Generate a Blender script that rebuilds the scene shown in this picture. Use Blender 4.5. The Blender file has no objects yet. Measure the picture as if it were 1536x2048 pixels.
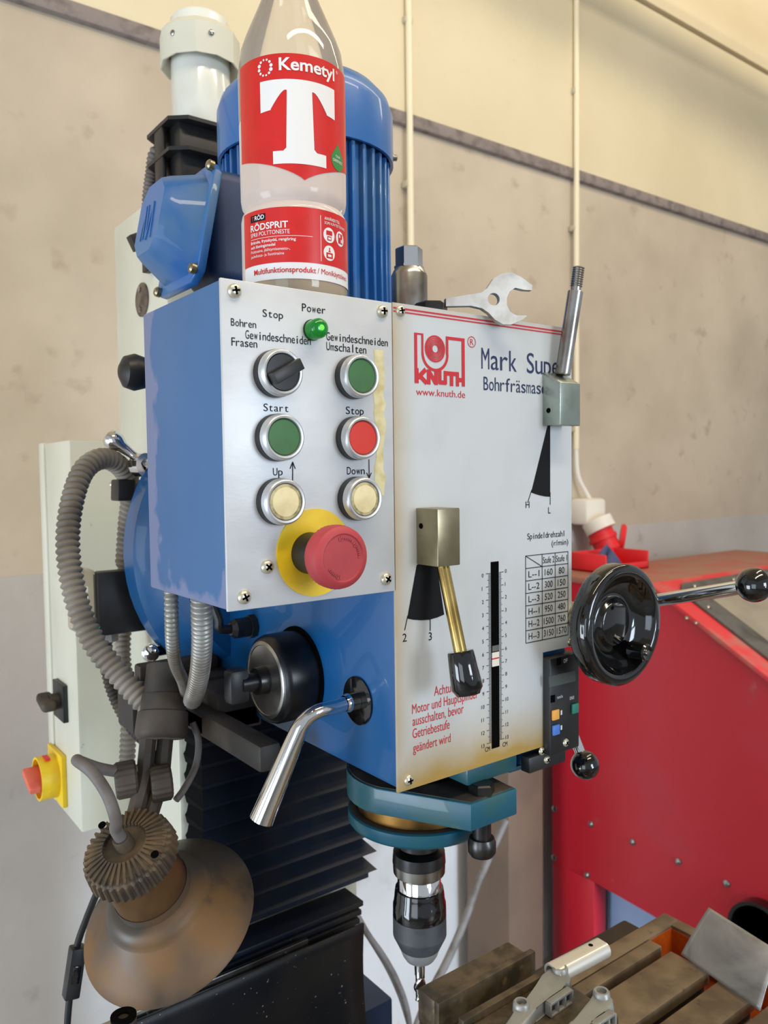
import bpy, bmesh, math, random
from mathutils import Vector, Matrix
PI = math.pi
V = Vector
random.seed(4)
SC = bpy.context.scene
COL = SC.collection

# ------------------------------------------------------------------ camera, world, lights, exposure
IMG_W, IMG_H = 1536, 2048
FOCAL_PX = 1583.508
CAM_LOC = V((0, 0, 1.5))
# world axes seen in camera axes (x right, y down, z forward); X runs along the machine front, Y into depth
RW = ((0.79982986, -0.04084238, 0.59883562), (-0.60009886, -0.0338155, 0.79921078), (-0.01239174, -0.99859322, -0.05155611))
cam = bpy.data.cameras.new('camera')
cam_ob = bpy.data.objects.new('camera', cam)
COL.objects.link(cam_ob)
m = Matrix.Identity(4)
for i in range(3):
    m[i][0] = RW[i][0]; m[i][1] = -RW[i][1]; m[i][2] = -RW[i][2]; m[i][3] = CAM_LOC[i]
cam_ob.matrix_world = m
cam.sensor_fit = 'VERTICAL'
cam.sensor_height = 7.37
cam.lens = FOCAL_PX / IMG_H * 7.37
cam.clip_start = 0.02
cam.dof.use_dof = True
cam.dof.focus_distance = 0.56
cam.dof.aperture_fstop = 2.6
SC.camera = cam_ob
SC.view_settings.view_transform = 'Standard'
SC.view_settings.look = 'None'
SC.view_settings.gamma = 1
SC.view_settings.use_curve_mapping = False
SC.view_settings.exposure = 0.06

w = bpy.data.worlds.new('world'); SC.world = w; w.use_nodes = True
bgn = w.node_tree.nodes['Background']
bgn.inputs[0].default_value = (0.86, 0.92, 1.0, 1); bgn.inputs[1].default_value = 0.50

def area(name, loc, target, sx, sy, power, color):
    l = bpy.data.lights.new(name, 'AREA'); l.shape = 'RECTANGLE'; l.size = sx; l.size_y = sy
    l.energy = power; l.color = color
    o = bpy.data.objects.new(name, l); COL.objects.link(o); o.location = loc
    o.rotation_euler = (V(target) - V(loc)).to_track_quat('-Z', 'Y').to_euler()
    return o
WARM = (1.0, 0.86, 0.66); COOL = (0.78, 0.89, 1.0)
area('window_daylight', (1.0, -2.6, 1.8), (0.45, 0.5, 1.35), 0.9, 0.9, 34, COOL)
area('gate_daylight', (-2.6, -1.2, 1.2), (0.4, 0.9, 1.0), 1.6, 1.8, 26, COOL)
area('left_wall_fill', (-2.6, 0.75, 0.8), (1.5, 1.35, 0.55), 1.2, 1.3, 52, COOL)  # cool fill added at the left to brighten the low wall
lw_ = area('low_wall_fill', (1.35, -2.5, 0.95), (1.15, 1.6, 0.45), 0.6, 0.5, 7, (0.62, 0.79, 1.0))  # added narrow beam that brightens the low wall
lw_.data.spread = math.radians(38)
area('ceiling_tube_near', (0.6, -0.7, 3.5), (0.6, 0.6, 1.3), 2.6, 0.18, 36, WARM)
area('ceiling_tube_far', (2.3, 0.35, 3.6), (2.0, 1.6, 2.4), 2.8, 0.18, 20, WARM)

# ------------------------------------------------------------------ pixel -> point on a known plane of the place
def ray(px, py):
    c = ((px - IMG_W / 2) / FOCAL_PX, (py - IMG_H / 2) / FOCAL_PX, 1.0)
    return V([sum(RW[i][k] * c[k] for k in range(3)) for i in range(3)])
def onY(px, py, y): d = ray(px, py); return CAM_LOC + d * (y / d.y)
def onX(px, py, x): d = ray(px, py); return CAM_LOC + d * (x / d.x)
def onZ(px, py, z): d = ray(px, py); return CAM_LOC + d * ((z - CAM_LOC.z) / d.z)

# ------------------------------------------------------------------ materials
def lin(c):
    c = c / 255.0
    return c / 12.92 if c <= 0.04045 else ((c + 0.055) / 1.055) ** 2.4
def rgb(r, g, b): return (lin(r), lin(g), lin(b), 1)

def mat(name, col, rough=0.5, metal=0.0, col2=None, scale=20.0, lo=0.45, hi=0.65, detail=6.0, bump=0.0, bscale=80.0,
        stretch=None, coat=0.0, spec=0.5, col3=None, scale3=60.0, lo3=0.6, hi3=0.7, rough2=None, emit=None, estr=0.0, trans=0.0, dist=0.0):
    mt = bpy.data.materials.new(name); mt.use_nodes = True
    nt = mt.node_tree; N = nt.nodes; L = nt.links
    b = N['Principled BSDF']
    b.inputs['Base Color'].default_value = col
    b.inputs['Roughness'].default_value = rough
    b.inputs['Metallic'].default_value = metal
    b.inputs['Coat Weight'].default_value = coat
    b.inputs['Specular IOR Level'].default_value = spec
    b.inputs['Transmission Weight'].default_value = trans
    if emit:
        b.inputs['Emission Color'].default_value = emit; b.inputs['Emission Strength'].default_value = estr
    tc = N.new('ShaderNodeTexCoord'); mp = N.new('ShaderNodeMapping')
    L.new(tc.outputs['Object'], mp.inputs[0])
    if stretch: mp.inputs['Scale'].default_value = stretch
    def noise(sc, lo_, hi_, det=6.0, dis=0.0):
        n = N.new('ShaderNodeTexNoise'); n.inputs['Scale'].default_value = sc; n.inputs['Detail'].default_value = det
        n.inputs['Distortion'].default_value = dis
        L.new(mp.outputs[0], n.inputs['Vector'])
        r = N.new('ShaderNodeMapRange'); r.inputs[1].default_value = lo_; r.inputs[2].default_value = hi_
        L.new(n.outputs['Fac'], r.inputs[0])
        return r.outputs[0]
    src = None
    if col2:
        f = noise(scale, lo, hi, detail, dist)
        mx = N.new('ShaderNodeMix'); mx.data_type = 'RGBA'
        mx.inputs[6].default_value = col; mx.inputs[7].default_value = col2
        L.new(f, mx.inputs[0]); src = mx.outputs[2]
        if rough2 is not None:
            mr = N.new('ShaderNodeMapRange'); mr.inputs[3].default_value = rough; mr.inputs[4].default_value = rough2
            L.new(f, mr.inputs[0]); L.new(mr.outputs[0], b.inputs['Roughness'])
    if col3:
        f = noise(scale3, lo3, hi3)
        mx = N.new('ShaderNodeMix'); mx.data_type = 'RGBA'
        if src: L.new(src, mx.inputs[6])
        else: mx.inputs[6].default_value = col
        mx.inputs[7].default_value = col3
        L.new(f, mx.inputs[0]); src = mx.outputs[2]
    if src: L.new(src, b.inputs['Base Color'])
    if bump:
        n = N.new('ShaderNodeTexNoise'); n.inputs['Scale'].default_value = bscale; n.inputs['Detail'].default_value = 5
        L.new(mp.outputs[0], n.inputs['Vector'])
        bp = N.new('ShaderNodeBump'); bp.inputs['Strength'].default_value = bump; bp.inputs['Distance'].default_value = 0.004
        L.new(n.outputs['Fac'], bp.inputs['Height']); L.new(bp.outputs[0], b.inputs['Normal'])
    return mt

M = {}
M['concrete'] = mat('concrete', rgb(200, 187, 168), 0.9, col2=rgb(182, 169, 150), scale=3.0, lo=0.38, hi=0.66, detail=10, bump=0.3, bscale=30, col3=rgb(168, 153, 134), scale3=16, lo3=0.62, hi3=0.8)
M['concrete_low_daylit'] = mat('daylit_concrete', rgb(194, 190, 186), 0.9, col2=rgb(176, 171, 166), scale=2.6, lo=0.38, hi=0.68, detail=9, bump=0.25, bscale=30, col3=rgb(158, 150, 142), scale3=14, lo3=0.64, hi3=0.82)  # lower wall: cool daylight is painted into this greyer tone
M['upper_wall'] = mat('cream_concrete', rgb(226, 213, 182), 0.85, col2=rgb(212, 198, 166), scale=1.6, lo=0.35, hi=0.7, col3=rgb(186, 166, 130), scale3=24, lo3=0.74, hi3=0.82, bump=0.12, bscale=40)
M['ledge'] = mat('grey_sealant', rgb(140, 130, 126), 0.9, col2=rgb(112, 102, 98), scale=30, bump=0.5, bscale=160)
M['groove'] = mat('joint_filler', rgb(138, 124, 98), 0.9)  # darker tone of the recessed wall joint
M['floor'] = mat('floor_concrete', rgb(150, 148, 144), 0.7, col2=rgb(120, 118, 114), scale=3)
M['panel'] = mat('brushed_aluminium', rgb(206, 208, 211), 0.42, 0.25, col2=rgb(190, 191, 194), scale=14, lo=0.45, hi=0.8, stretch=(1, 1, 2.5), bump=0.02, bscale=200)
M['black_print'] = mat('black_print', rgb(26, 26, 29), 0.7, spec=0.15)
M['navy_print'] = mat('navy_print', rgb(28, 44, 84), 0.55)
M['red_print'] = mat('red_print', rgb(196, 34, 44), 0.55)
M['white_print'] = mat('white_print', rgb(230, 227, 225), 0.4)
M['blue'] = mat('blue_enamel', rgb(8, 82, 138), 0.32, coat=0.3, col2=rgb(32, 86, 130), scale=9, lo=0.5, hi=0.75, col3=rgb(30, 62, 98), scale3=28, lo3=0.68, hi3=0.8, rough2=0.5)
M['blue_motor'] = mat('blue_motor_enamel', rgb(34, 98, 166), 0.36, coat=0.25, col2=rgb(66, 112, 160), scale=16, lo=0.48, hi=0.62, rough2=0.55)
M['blue_box'] = mat('dull_blue_enamel', rgb(62, 104, 152), 0.5, col2=rgb(56, 98, 146), scale=8, lo=0.4, hi=0.7)
M['navy'] = mat('navy_enamel', rgb(24, 52, 92), 0.5, col2=rgb(18, 38, 70), scale=12)
M['teal'] = mat('worn_teal_enamel', rgb(20, 82, 102), 0.38, coat=0.2, col2=rgb(40, 84, 78), scale=22, lo=0.42, hi=0.68, col3=rgb(96, 92, 66), scale3=40, lo3=0.68, hi3=0.76, rough2=0.5)
M['cream'] = mat('cream_enamel', rgb(214, 212, 196), 0.38, col2=rgb(200, 197, 178), scale=6, lo=0.4, hi=0.8, col3=rgb(160, 152, 130), scale3=60, lo3=0.74, hi3=0.8)
M['white_enamel'] = mat('white_enamel', rgb(222, 224, 216), 0.25, coat=0.4, col2=rgb(208, 208, 198), scale=10)
M['chrome'] = mat('chrome', rgb(225, 225, 225), 0.09, 1.0)
M['steel'] = mat('bright_steel', rgb(178, 176, 172), 0.26, 1.0, col2=rgb(140, 134, 126), scale=30)
M['dark_steel'] = mat('blackened_steel', rgb(58, 58, 60), 0.3, 0.9, col2=rgb(76, 74, 72), scale=30)
M['knurl_grey'] = mat('knurled_grey_steel', rgb(84, 86, 90), 0.5, 0.4, col2=rgb(70, 72, 76), scale=60)
M['pale_blue'] = mat('pale_blue_daylit', rgb(168, 204, 246), 0.5, col2=rgb(156, 192, 238), scale=6)
M['screw'] = mat('zinc_screw', rgb(216, 208, 186), 0.34, 0.75)
M['olive_steel'] = mat('yellowed_nickel', rgb(158, 150, 124), 0.34, 0.85, col2=rgb(122, 112, 82), scale=26, lo=0.45, hi=0.75)
M['green_steel'] = mat('greenish_nickel', rgb(168, 176, 168), 0.32, 0.8, col2=rgb(140, 150, 140), scale=22)
M['brass'] = mat('yellowed_brass', rgb(196, 168, 104), 0.25, 1.0, col2=rgb(150, 122, 66), scale=26)
M['oily_brass'] = mat('oily_brass', rgb(140, 100, 44), 0.35, 0.7, col2=rgb(60, 42, 22), scale=20)
M['spanner'] = mat('satin_nickel', rgb(196, 190, 182), 0.36, 0.8, col2=rgb(170, 162, 152), scale=60, col3=rgb(90, 84, 78), scale3=160, lo3=0.72, hi3=0.78)
M['black_plastic'] = mat('black_plastic', rgb(26, 26, 28), 0.42, col2=rgb(40, 39, 38), scale=30)
M['gloss_black'] = mat('gloss_black_bakelite', rgb(9, 9, 10), 0.1, coat=0.6)
M['dusty_black'] = mat('dusty_black', rgb(48, 44, 40), 0.65, col2=rgb(88, 78, 66), scale=26, lo=0.42, hi=0.7)
M['bracket'] = mat('dusty_iron', rgb(46, 41, 37), 0.6, col2=rgb(84, 72, 60), scale=18, lo=0.45, hi=0.7)
M['void'] = mat('black_void', rgb(6, 6, 7), 0.9, spec=0.05)
M['bellows'] = mat('black_rubber_cloth', rgb(24, 30, 44), 0.45, spec=0.4, col2=rgb(44, 42, 42), scale=18, lo=0.46, hi=0.7, col3=rgb(180, 184, 192), scale3=260, lo3=0.755, hi3=0.77)
M['cloth_edge'] = mat('black_cloth_edge', rgb(15, 15, 17), 0.9, spec=0.1)
M['guard'] = mat('chip_spattered_rubber', rgb(20, 22, 28), 0.5, col2=rgb(38, 36, 34), scale=12, col3=rgb(190, 194, 200), scale3=240, lo3=0.70, hi3=0.72)
M['conduit'] = mat('dusty_grey_hose', rgb(142, 134, 122), 0.6, col2=rgb(104, 95, 84), scale=14, lo=0.42, hi=0.62)
M['conduit_new'] = mat('grey_metal_hose', rgb(158, 156, 150), 0.4, 0.5, col2=rgb(128, 120, 110), scale=20)
M['cable'] = mat('grey_cable', rgb(112, 106, 102), 0.6, col2=rgb(88, 80, 74), scale=30)
M['black_cable'] = mat('black_cable', rgb(24, 23, 24), 0.5)
M['lamp_shade'] = mat('rusty_grey_shade', rgb(80, 73, 66), 0.42, 0.25, col2=rgb(122, 88, 50), scale=9, lo=0.49, hi=0.64, col3=rgb(54, 48, 44), scale3=24, lo3=0.6, hi3=0.72, rough2=0.6)
M['lamp_body'] = mat('dusty_bakelite', rgb(66, 57, 48), 0.55, col2=rgb(112, 90, 62), scale=30, lo=0.42, hi=0.68)
M['lamp_neck'] = mat('scorched_bakelite', rgb(28, 24, 22), 0.4, col2=rgb(92, 64, 34), scale=14, lo=0.44, hi=0.62)
M['green_cap'] = mat('green_button', rgb(56, 108, 54), 0.45, col2=rgb(52, 98, 50), scale=40)
M['red_cap'] = mat('red_button', rgb(206, 44, 24), 0.45)
M['cream_cap'] = mat('cream_button', rgb(232, 220, 172), 0.55, col2=rgb(214, 198, 146), scale=60)
M['cream_rim'] = mat('worn_cream_rim', rgb(196, 184, 140), 0.55, col2=rgb(120, 108, 76), scale=120)
M['estop_red'] = mat('matt_red_plastic', rgb(178, 60, 66), 0.55, col2=rgb(166, 54, 60), scale=30)
M['yellow'] = mat('yellow_plastic', rgb(238, 202, 36), 0.45, col2=rgb(226, 186, 30), scale=30)
M['salmon'] = mat('faded_red_plastic', rgb(226, 112, 92), 0.5, col2=rgb(210, 96, 80), scale=30)
M['bezel'] = mat('satin_bezel', rgb(208, 210, 212), 0.4, 0.75)
M['green_glass'] = mat('green_lens', rgb(10, 120, 44), 0.12, emit=(0.02, 0.6, 0.04, 1), estr=0.12, trans=0.35)
M['lamp_glow'] = mat('lit_green_filament', rgb(60, 220, 40), 0.4, emit=(0.15, 1.0, 0.05, 1), estr=1.1)
M['tape'] = mat('glue_residue', rgb(222, 212, 168), 0.75, col2=rgb(202, 186, 130), scale=90)
M['lcd'] = mat('grey_lcd', rgb(84, 92, 88), 0.25)
M['orange_cap'] = mat('orange_button', rgb(240, 168, 74), 0.5)
M['blue_cap'] = mat('blue_button', rgb(74, 122, 204), 0.5)
M['teal_cap'] = mat('teal_button', rgb(40, 124, 104), 0.5)
M['table'] = mat('oily_cast_iron', rgb(132, 114, 90), 0.45, 0.4, col2=rgb(98, 84, 66), scale=30, lo=0.4, hi=0.62, col3=rgb(58, 50, 40), scale3=90, lo3=0.65, hi3=0.78)
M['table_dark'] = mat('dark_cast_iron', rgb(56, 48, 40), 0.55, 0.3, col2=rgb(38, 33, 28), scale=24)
M['vise'] = mat('worn_vice_iron', rgb(106, 92, 72), 0.5, 0.35, col2=rgb(70, 61, 48), scale=50, lo=0.42, hi=0.6, col3=rgb(138, 116, 86), scale3=80, lo3=0.62, hi3=0.76)
M['orange_oil'] = mat('orange_trough_oil', rgb(176, 76, 20), 0.18, col2=rgb(96, 44, 20), scale=24, lo=0.4, hi=0.65)
M['casting'] = mat('grey_alloy', rgb(160, 160, 156), 0.42, 0.4, col2=rgb(140, 140, 136), scale=40)
M['alu'] = mat('satin_aluminium', rgb(226, 222, 212), 0.3, 0.6)
M['sheet'] = mat('smeared_steel_sheet', rgb(178, 178, 178), 0.4, 0.5, col2=rgb(118, 116, 114), scale=12, lo=0.4, hi=0.66, dist=1.2)
M['red_paint'] = mat('red_enamel', rgb(196, 32, 48), 0.36, col2=rgb(184, 52, 64), scale=3.5, lo=0.5, hi=0.75, col3=rgb(188, 110, 108), scale3=14, lo3=0.7, hi3=0.85)
M['red_edge'] = mat('dusty_red_enamel', rgb(214, 52, 60), 0.45, col2=rgb(176, 110, 98), scale=9, lo=0.48, hi=0.62)
M['red_dust'] = mat('dust_covered_red', rgb(160, 116, 96), 0.8, col2=rgb(172, 98, 86), scale=10)
M['gasket'] = mat('grey_rubber_gasket', rgb(96, 92, 88), 0.7, col2=rgb(74, 70, 66), scale=20)
M['hood_glass'] = mat('dusty_grey_glass', rgb(158, 148, 134), 0.35, col2=rgb(138, 130, 118), scale=8)
M['post'] = mat('brown_enamel', rgb(112, 90, 72), 0.6, col2=rgb(98, 80, 64), scale=5)
M['red_socket'] = mat('red_socket_plastic', rgb(226, 40, 44), 0.4)
M['white_plastic'] = mat('white_plastic', rgb(232, 226, 214), 0.45)
M['pipe'] = mat('cream_pvc', rgb(236, 224, 194), 0.45)
M['clip'] = mat('grey_pvc', rgb(186, 176, 152), 0.5)
M['wire_green'] = mat('green_wire', rgb(40, 150, 110), 0.5)
M['wire_yellow'] = mat('yellow_wire', rgb(224, 200, 60), 0.5)
M['label_red'] = mat('red_label', rgb(206, 34, 30), 0.32, col2=rgb(198, 31, 28), scale=60)
M['label_green'] = mat('green_label', rgb(58, 132, 58), 0.35)
def paper(name, col):
    mt = bpy.data.materials.new(name); mt.use_nodes = True
    nt = mt.node_tree; N = nt.nodes; L = nt.links; N.remove(N['Principled BSDF'])
    d = N.new('ShaderNodeBsdfDiffuse'); t_ = N.new('ShaderNodeBsdfTranslucent'); mx = N.new('ShaderNodeMixShader'); mx.inputs[0].default_value = 0.5
    d.inputs[0].default_value = col; t_.inputs[0].default_value = col
    L.new(d.outputs[0], mx.inputs[1]); L.new(t_.outputs[0], mx.inputs[2]); L.new(mx.outputs[0], N['Material Output'].inputs[0]); return mt
M['label_back'] = paper('white_label_back', rgb(250, 240, 234))
M['badge'] = mat('tarnished_badge', rgb(120, 108, 100), 0.35, 0.7, col2=rgb(80, 70, 66), scale=60)
M['blue_sack'] = mat('slate_blue_cloth', rgb(66, 76, 112), 0.7)

# thin clear plastic: a shell that lets light through and mirrors at grazing angles
def thin(name, tint, gl, rough=0.05, milk=0.2, haze=rgb(236, 222, 206)):
    mt = bpy.data.materials.new(name); mt.use_nodes = True
    nt = mt.node_tree; N = nt.nodes; L = nt.links
    N.remove(N['Principled BSDF'])
    tr = N.new('ShaderNodeBsdfTransparent'); tr.inputs[0].default_value = tint
    g = N.new('ShaderNodeBsdfGlossy'); g.inputs['Roughness'].default_value = rough
    lw = N.new('ShaderNodeLayerWeight'); lw.inputs[0].default_value = gl
    d = N.new('ShaderNodeBsdfDiffuse'); d.inputs[0].default_value = haze
    mx = N.new('ShaderNodeMixShader'); L.new(lw.outputs['Fresnel'], mx.inputs[0])
    L.new(tr.outputs[0], mx.inputs[1]); L.new(g.outputs[0], mx.inputs[2])
    m2 = N.new('ShaderNodeMixShader'); m2.inputs[0].default_value = milk
    L.new(mx.outputs[0], m2.inputs[1]); L.new(d.outputs[0], m2.inputs[2])
    L.new(m2.outputs[0], N['Material Output'].inputs[0])
    return mt
M['pet'] = thin('clear_pet', (0.97, 0.95, 0.92, 1), 0.35, milk=0.22)
M['pet_brightened'] = thin('brightened_pet', (0.98, 0.95, 0.93, 1), 0.3, milk=0.52, haze=rgb(250, 234, 224))  # whiter haze stands in for light coming through the back label
M['clear_window'] = thin('cloudy_clear_plastic', (0.93, 0.90, 0.78, 1), 0.3)
M['spirit'] = thin('yellowish_spirit', (0.96, 0.86, 0.62, 1), 0.1, milk=0.62, haze=rgb(246, 218, 168))

# the face plate: white lacquered sheet, yellowed in blotches that creep in from its borders
def plate_material():
    mt = mat('white_lacquered_sheet', rgb(204, 208, 210), 0.36, 0.12, col2=rgb(190, 193, 194), scale=16, lo=0.5, hi=0.85)
    nt = mt.node_tree; N = nt.nodes; L = nt.links; b = N['Principled BSDF']
    src = b.inputs['Base Color'].links[0].from_socket
    tc = N.new('ShaderNodeTexCoord'); sp = N.new('ShaderNodeSeparateXYZ'); L.new(tc.outputs['Generated'], sp.inputs[0])
    def edge(sock, a, c):
        r = N.new('ShaderNodeMapRange'); r.inputs[1].default_value = a; r.inputs[2].default_value = c; r.inputs[3].default_value = 1; r.inputs[4].default_value = 0
        L.new(sock, r.inputs[0]); return r.outputs[0]
    def mth(op, a, c):
        n = N.new('ShaderNodeMath'); n.operation = op
        for i, s in enumerate((a, c)):
            if isinstance(s, float): n.inputs[i].default_value = s
            else: L.new(s, n.inputs[i])
        return n.outputs[0]
    e1 = edge(sp.outputs[0], 0.0, 0.15); e2 = edge(sp.outputs[2], 0.0, 0.18); e3 = edge(sp.outputs[2], 1.0, 0.96)
    e = mth('MAXIMUM', mth('MAXIMUM', mth('MULTIPLY', e1, 0.75), e2), mth('MULTIPLY', e3, 0.5))
    n = N.new('ShaderNodeTexNoise'); n.inputs['Scale'].default_value = 26; n.inputs['Detail'].default_value = 6
    L.new(tc.outputs['Object'], n.inputs['Vector'])
    f = mth('MULTIPLY', mth('MULTIPLY', e, e), mth('ADD', n.outputs['Fac'], 0.62))
    mx = N.new('ShaderNodeMix'); mx.data_type = 'RGBA'; L.new(f, mx.inputs[0]); L.new(src, mx.inputs[6]); mx.inputs[7].default_value = rgb(176, 144, 76)
    L.new(mx.outputs[2], b.inputs['Base Color'])
    return mt
M['plate'] = plate_material()

def worn_box():
    mt = M['blue_box']; nt = mt.node_tree; N = nt.nodes; L = nt.links; b = N['Principled BSDF']
    src = b.inputs['Base Color'].links[0].from_socket
    tc = N.new('ShaderNodeTexCoord'); sp = N.new('ShaderNodeSeparateXYZ'); L.new(tc.outputs['Generated'], sp.inputs[0])
    n = N.new('ShaderNodeTexNoise'); n.inputs['Scale'].default_value = 26; n.inputs['Detail'].default_value = 4; L.new(tc.outputs['Object'], n.inputs['Vector'])
    def patch(sock, inv, thr):
        a = N.new('ShaderNodeMath'); a.operation = 'MULTIPLY_ADD'; a.inputs[1].default_value = -1.0 if inv else 1.0; a.inputs[2].default_value = 1.0 if inv else 0.0; L.new(sock, a.inputs[0])
        c = N.new('ShaderNodeMath'); c.operation = 'MULTIPLY_ADD'; c.inputs[1].default_value = 0.42; L.new(n.outputs['Fac'], c.inputs[0]); L.new(a.outputs[0], c.inputs[2])
        r = N.new('ShaderNodeMapRange'); r.inputs[1].default_value = thr; r.inputs[2].default_value = thr + 0.03; L.new(c.outputs[0], r.inputs[0]); return r.outputs[0]
    m_ = N.new('ShaderNodeMath'); m_.operation = 'MAXIMUM'; L.new(patch(sp.outputs[1], False, 1.04), m_.inputs[0]); L.new(patch(sp.outputs[2], True, 1.15), m_.inputs[1])
    mx = N.new('ShaderNodeMix'); mx.data_type = 'RGBA'; L.new(m_.outputs[0], mx.inputs[0]); L.new(src, mx.inputs[6]); mx.inputs[7].default_value = rgb(112, 122, 158)
    L.new(mx.outputs[2], b.inputs['Base Color'])
worn_box()

# ------------------------------------------------------------------ mesh builder
def frame(axis):
    a = V(axis).normalized()
    t = V((0, 0, 1)) if abs(a.z) < 0.9 else V((1, 0, 0))
    u = t.cross(a).normalized()
    return u, a.cross(u).normalized(), a

class MB:
    def __init__(s): s.bm = bmesh.new(); s.mats = []
    def mi(s, k):
        if k not in s.mats: s.mats.append(k)
        return s.mats.index(k)
    def merge(s, tb, k, recalc=True):
        if recalc: bmesh.ops.recalc_face_normals(tb, faces=tb.faces)
        i = s.mi(k)
        for f in tb.faces: f.material_index = i
        me = bpy.data.meshes.new('tmp'); tb.to_mesh(me); tb.free()
        s.bm.from_mesh(me); bpy.data.meshes.remove(me)
        return s
    def hull8(s, pts, k, bev=0, seg=2):
        """pts: 4 bottom + 4 top, same winding"""
        tb = bmesh.new(); v = [tb.verts.new(p) for p in pts]
        for f in ((3, 2, 1, 0), (4, 5, 6, 7), (0, 1, 5, 4), (1, 2, 6, 5), (2, 3, 7, 6), (3, 0, 4, 7)): tb.faces.new([v[i] for i in f])
        if bev: bmesh.ops.bevel(tb, geom=list(tb.edges), offset=bev, segments=seg, profile=0.5, affect='EDGES')
        return s.merge(tb, k)
    def box(s, lo, hi, k, bev=0, seg=2):
        x0, y0, z0 = lo; x1, y1, z1 = hi
        return s.hull8([(x0, y0, z0), (x1, y0, z0), (x1, y1, z0), (x0, y1, z0), (x0, y0, z1), (x1, y0, z1), (x1, y1, z1), (x0, y1, z1)], k, bev, seg)
    def obox(s, c, ax, half, k, bev=0, seg=2):
        c = V(c); a = [V(x).normalized() * h for x, h in zip(ax, half)]
        P = lambda i, j, l: c + a[0] * i + a[1] * j + a[2] * l
        return s.hull8([P(-1, -1, -1), P(1, -1, -1), P(1, 1, -1), P(-1, 1, -1), P(-1, -1, 1), P(1, -1, 1), P(1, 1, 1), P(-1, 1, 1)], k, bev, seg)
    def lathe(s, o, axis, prof, k, seg=32, closed=False, rf=None):
        """prof: list of (t along axis, radius)"""
        u, v, a = frame(axis); o = V(o); tb = bmesh.new(); rings = []
        for t, r in prof:
            if r < 1e-6: rings.append([tb.verts.new(o + a * t)])
            else:
                rr = []
                for i in range(seg):
                    th = 2 * PI * i / seg; q = r * (rf(i, t, r) if rf else 1)
                    rr.append(tb.verts.new(o + a * t + (u * math.cos(th) + v * math.sin(th)) * q))
                rings.append(rr)
        pairs = list(zip(rings, rings[1:]))
        if closed: pairs.append((rings[-1], rings[0]))
        for A, B in pairs:
            if len(A) == 1 and len(B) == 1: continue
            for i in range(seg):
                j = (i + 1) % seg
                if len(A) == 1: tb.faces.new((A[0], B[j], B[i]))
                elif len(B) == 1: tb.faces.new((A[i], A[j], B[0]))
                else: tb.faces.new((A[i], A[j], B[j], B[i]))
        return s.merge(tb, k)
    def cyl(s, p0, p1, r0, k, r1=None, seg=24, bev=0.0):
        p0 = V(p0); p1 = V(p1); r1 = r0 if r1 is None else r1; L = (p1 - p0).length
        b = min(bev, L * 0.4)
        pr = [(0, 0), (0, r0 - b), (b, r0), (L - b, r1), (L, r1 - b), (L, 0)] if b else [(0, 0), (0, r0), (L, r1), (L, 0)]
        return s.lathe(p0, p1 - p0, pr, k, seg)
    def ball(s, c, r, k, seg=24, n=14, axis=(0, 0, 1), sq=1.0):
        return s.lathe(c, axis, [(-r * sq * math.cos(PI * i / n), r * math.sin(PI * i / n)) for i in range(n + 1)], k, seg)
    def tube(s, pts, r, k, seg=12, sub=8, rf=None, caps=True, step=None):
        pts = [V(p) for p in pts]; P = []
        n = len(pts)
        for i in range(n - 1):
            p0, p1, p2, p3 = pts[max(i - 1, 0)], pts[i], pts[i + 1], pts[min(i + 2, n - 1)]
            for q in range(sub):
                t = q / sub
                P.append(0.5 * ((2 * p1) + (p2 - p0) * t + (2 * p0 - 5 * p1 + 4 * p2 - p3) * t * t + (3 * p1 - p0 - 3 * p2 + p3) * t ** 3))
        P.append(pts[-1])
        if step:
            Q = [P[0]]; acc = 0
            for a, b in zip(P, P[1:]):
                d = (b - a).length; pos = step - acc
                while pos <= d:
                    Q.append(a + (b - a) * (pos / d)); pos += step
                acc = d - (pos - step)
            P = Q
        tb = bmesh.new(); rings = []; u = None; L = 0
        for i, p in enumerate(P):
            d = (P[min(i + 1, len(P) - 1)] - P[max(i - 1, 0)]).normalized()
            if u is None: u = frame(d)[0]
            u = (u - d * u.dot(d)).normalized(); v = d.cross(u)
            if i: L += (p - P[i - 1]).length
            q = rf(i, i / (len(P) - 1), L) * (r if not callable(r) else 1) if rf else r
            rings.append([tb.verts.new(p + (u * math.cos(2 * PI * j / seg) + v * math.sin(2 * PI * j / seg)) * q) for j in range(seg)])
        for A, B in zip(rings, rings[1:]):
            for j in range(seg): tb.faces.new((A[j], A[(j + 1) % seg], B[(j + 1) % seg], B[j]))
        if caps: tb.faces.new(rings[0][::-1]); tb.faces.new(rings[-1])
        return s.merge(tb, k)
    def hose(s, pts, r, k, pitch=0.006, seg=14, sub=12):
        ph = (1.07, 1.07, 0.97, 0.85, 0.97)
        return s.tube(pts, r, k, seg, sub, rf=lambda i, t, L: ph[i % 5], step=pitch / 5)
    def prism(s, poly, o, u, v, n, depth, k, bev=0, seg=2):
        """poly (a,b) in the plane o+u*a+v*b, extruded along n"""
        o = V(o); u = V(u); v = V(v); n = V(n).normalized() * depth; tb = bmesh.new()
        A = [tb.verts.new(o + u * a + v * b) for a, b in poly]; B = [tb.verts.new(x.co + n) for x in A]
        tb.faces.new(A[::-1]); tb.faces.new(B)
        c = len(A)
        for i in range(c): tb.faces.new((A[i], A[(i + 1) % c], B[(i + 1) % c], B[i]))
        if bev:
            es = [e for e in tb.edges if len(e.link_faces) == 2 and any(len(f.verts) == c for f in e.link_faces)] if c > 4 else list(tb.edges)
            bmesh.ops.bevel(tb, geom=es, offset=bev, segments=seg, profile=0.5, affect='EDGES')
        return s.merge(tb, k)
    def poly(s, pts, k):
        tb = bmesh.new(); tb.faces.new([tb.verts.new(p) for p in pts]); return s.merge(tb, k, False)
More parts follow.
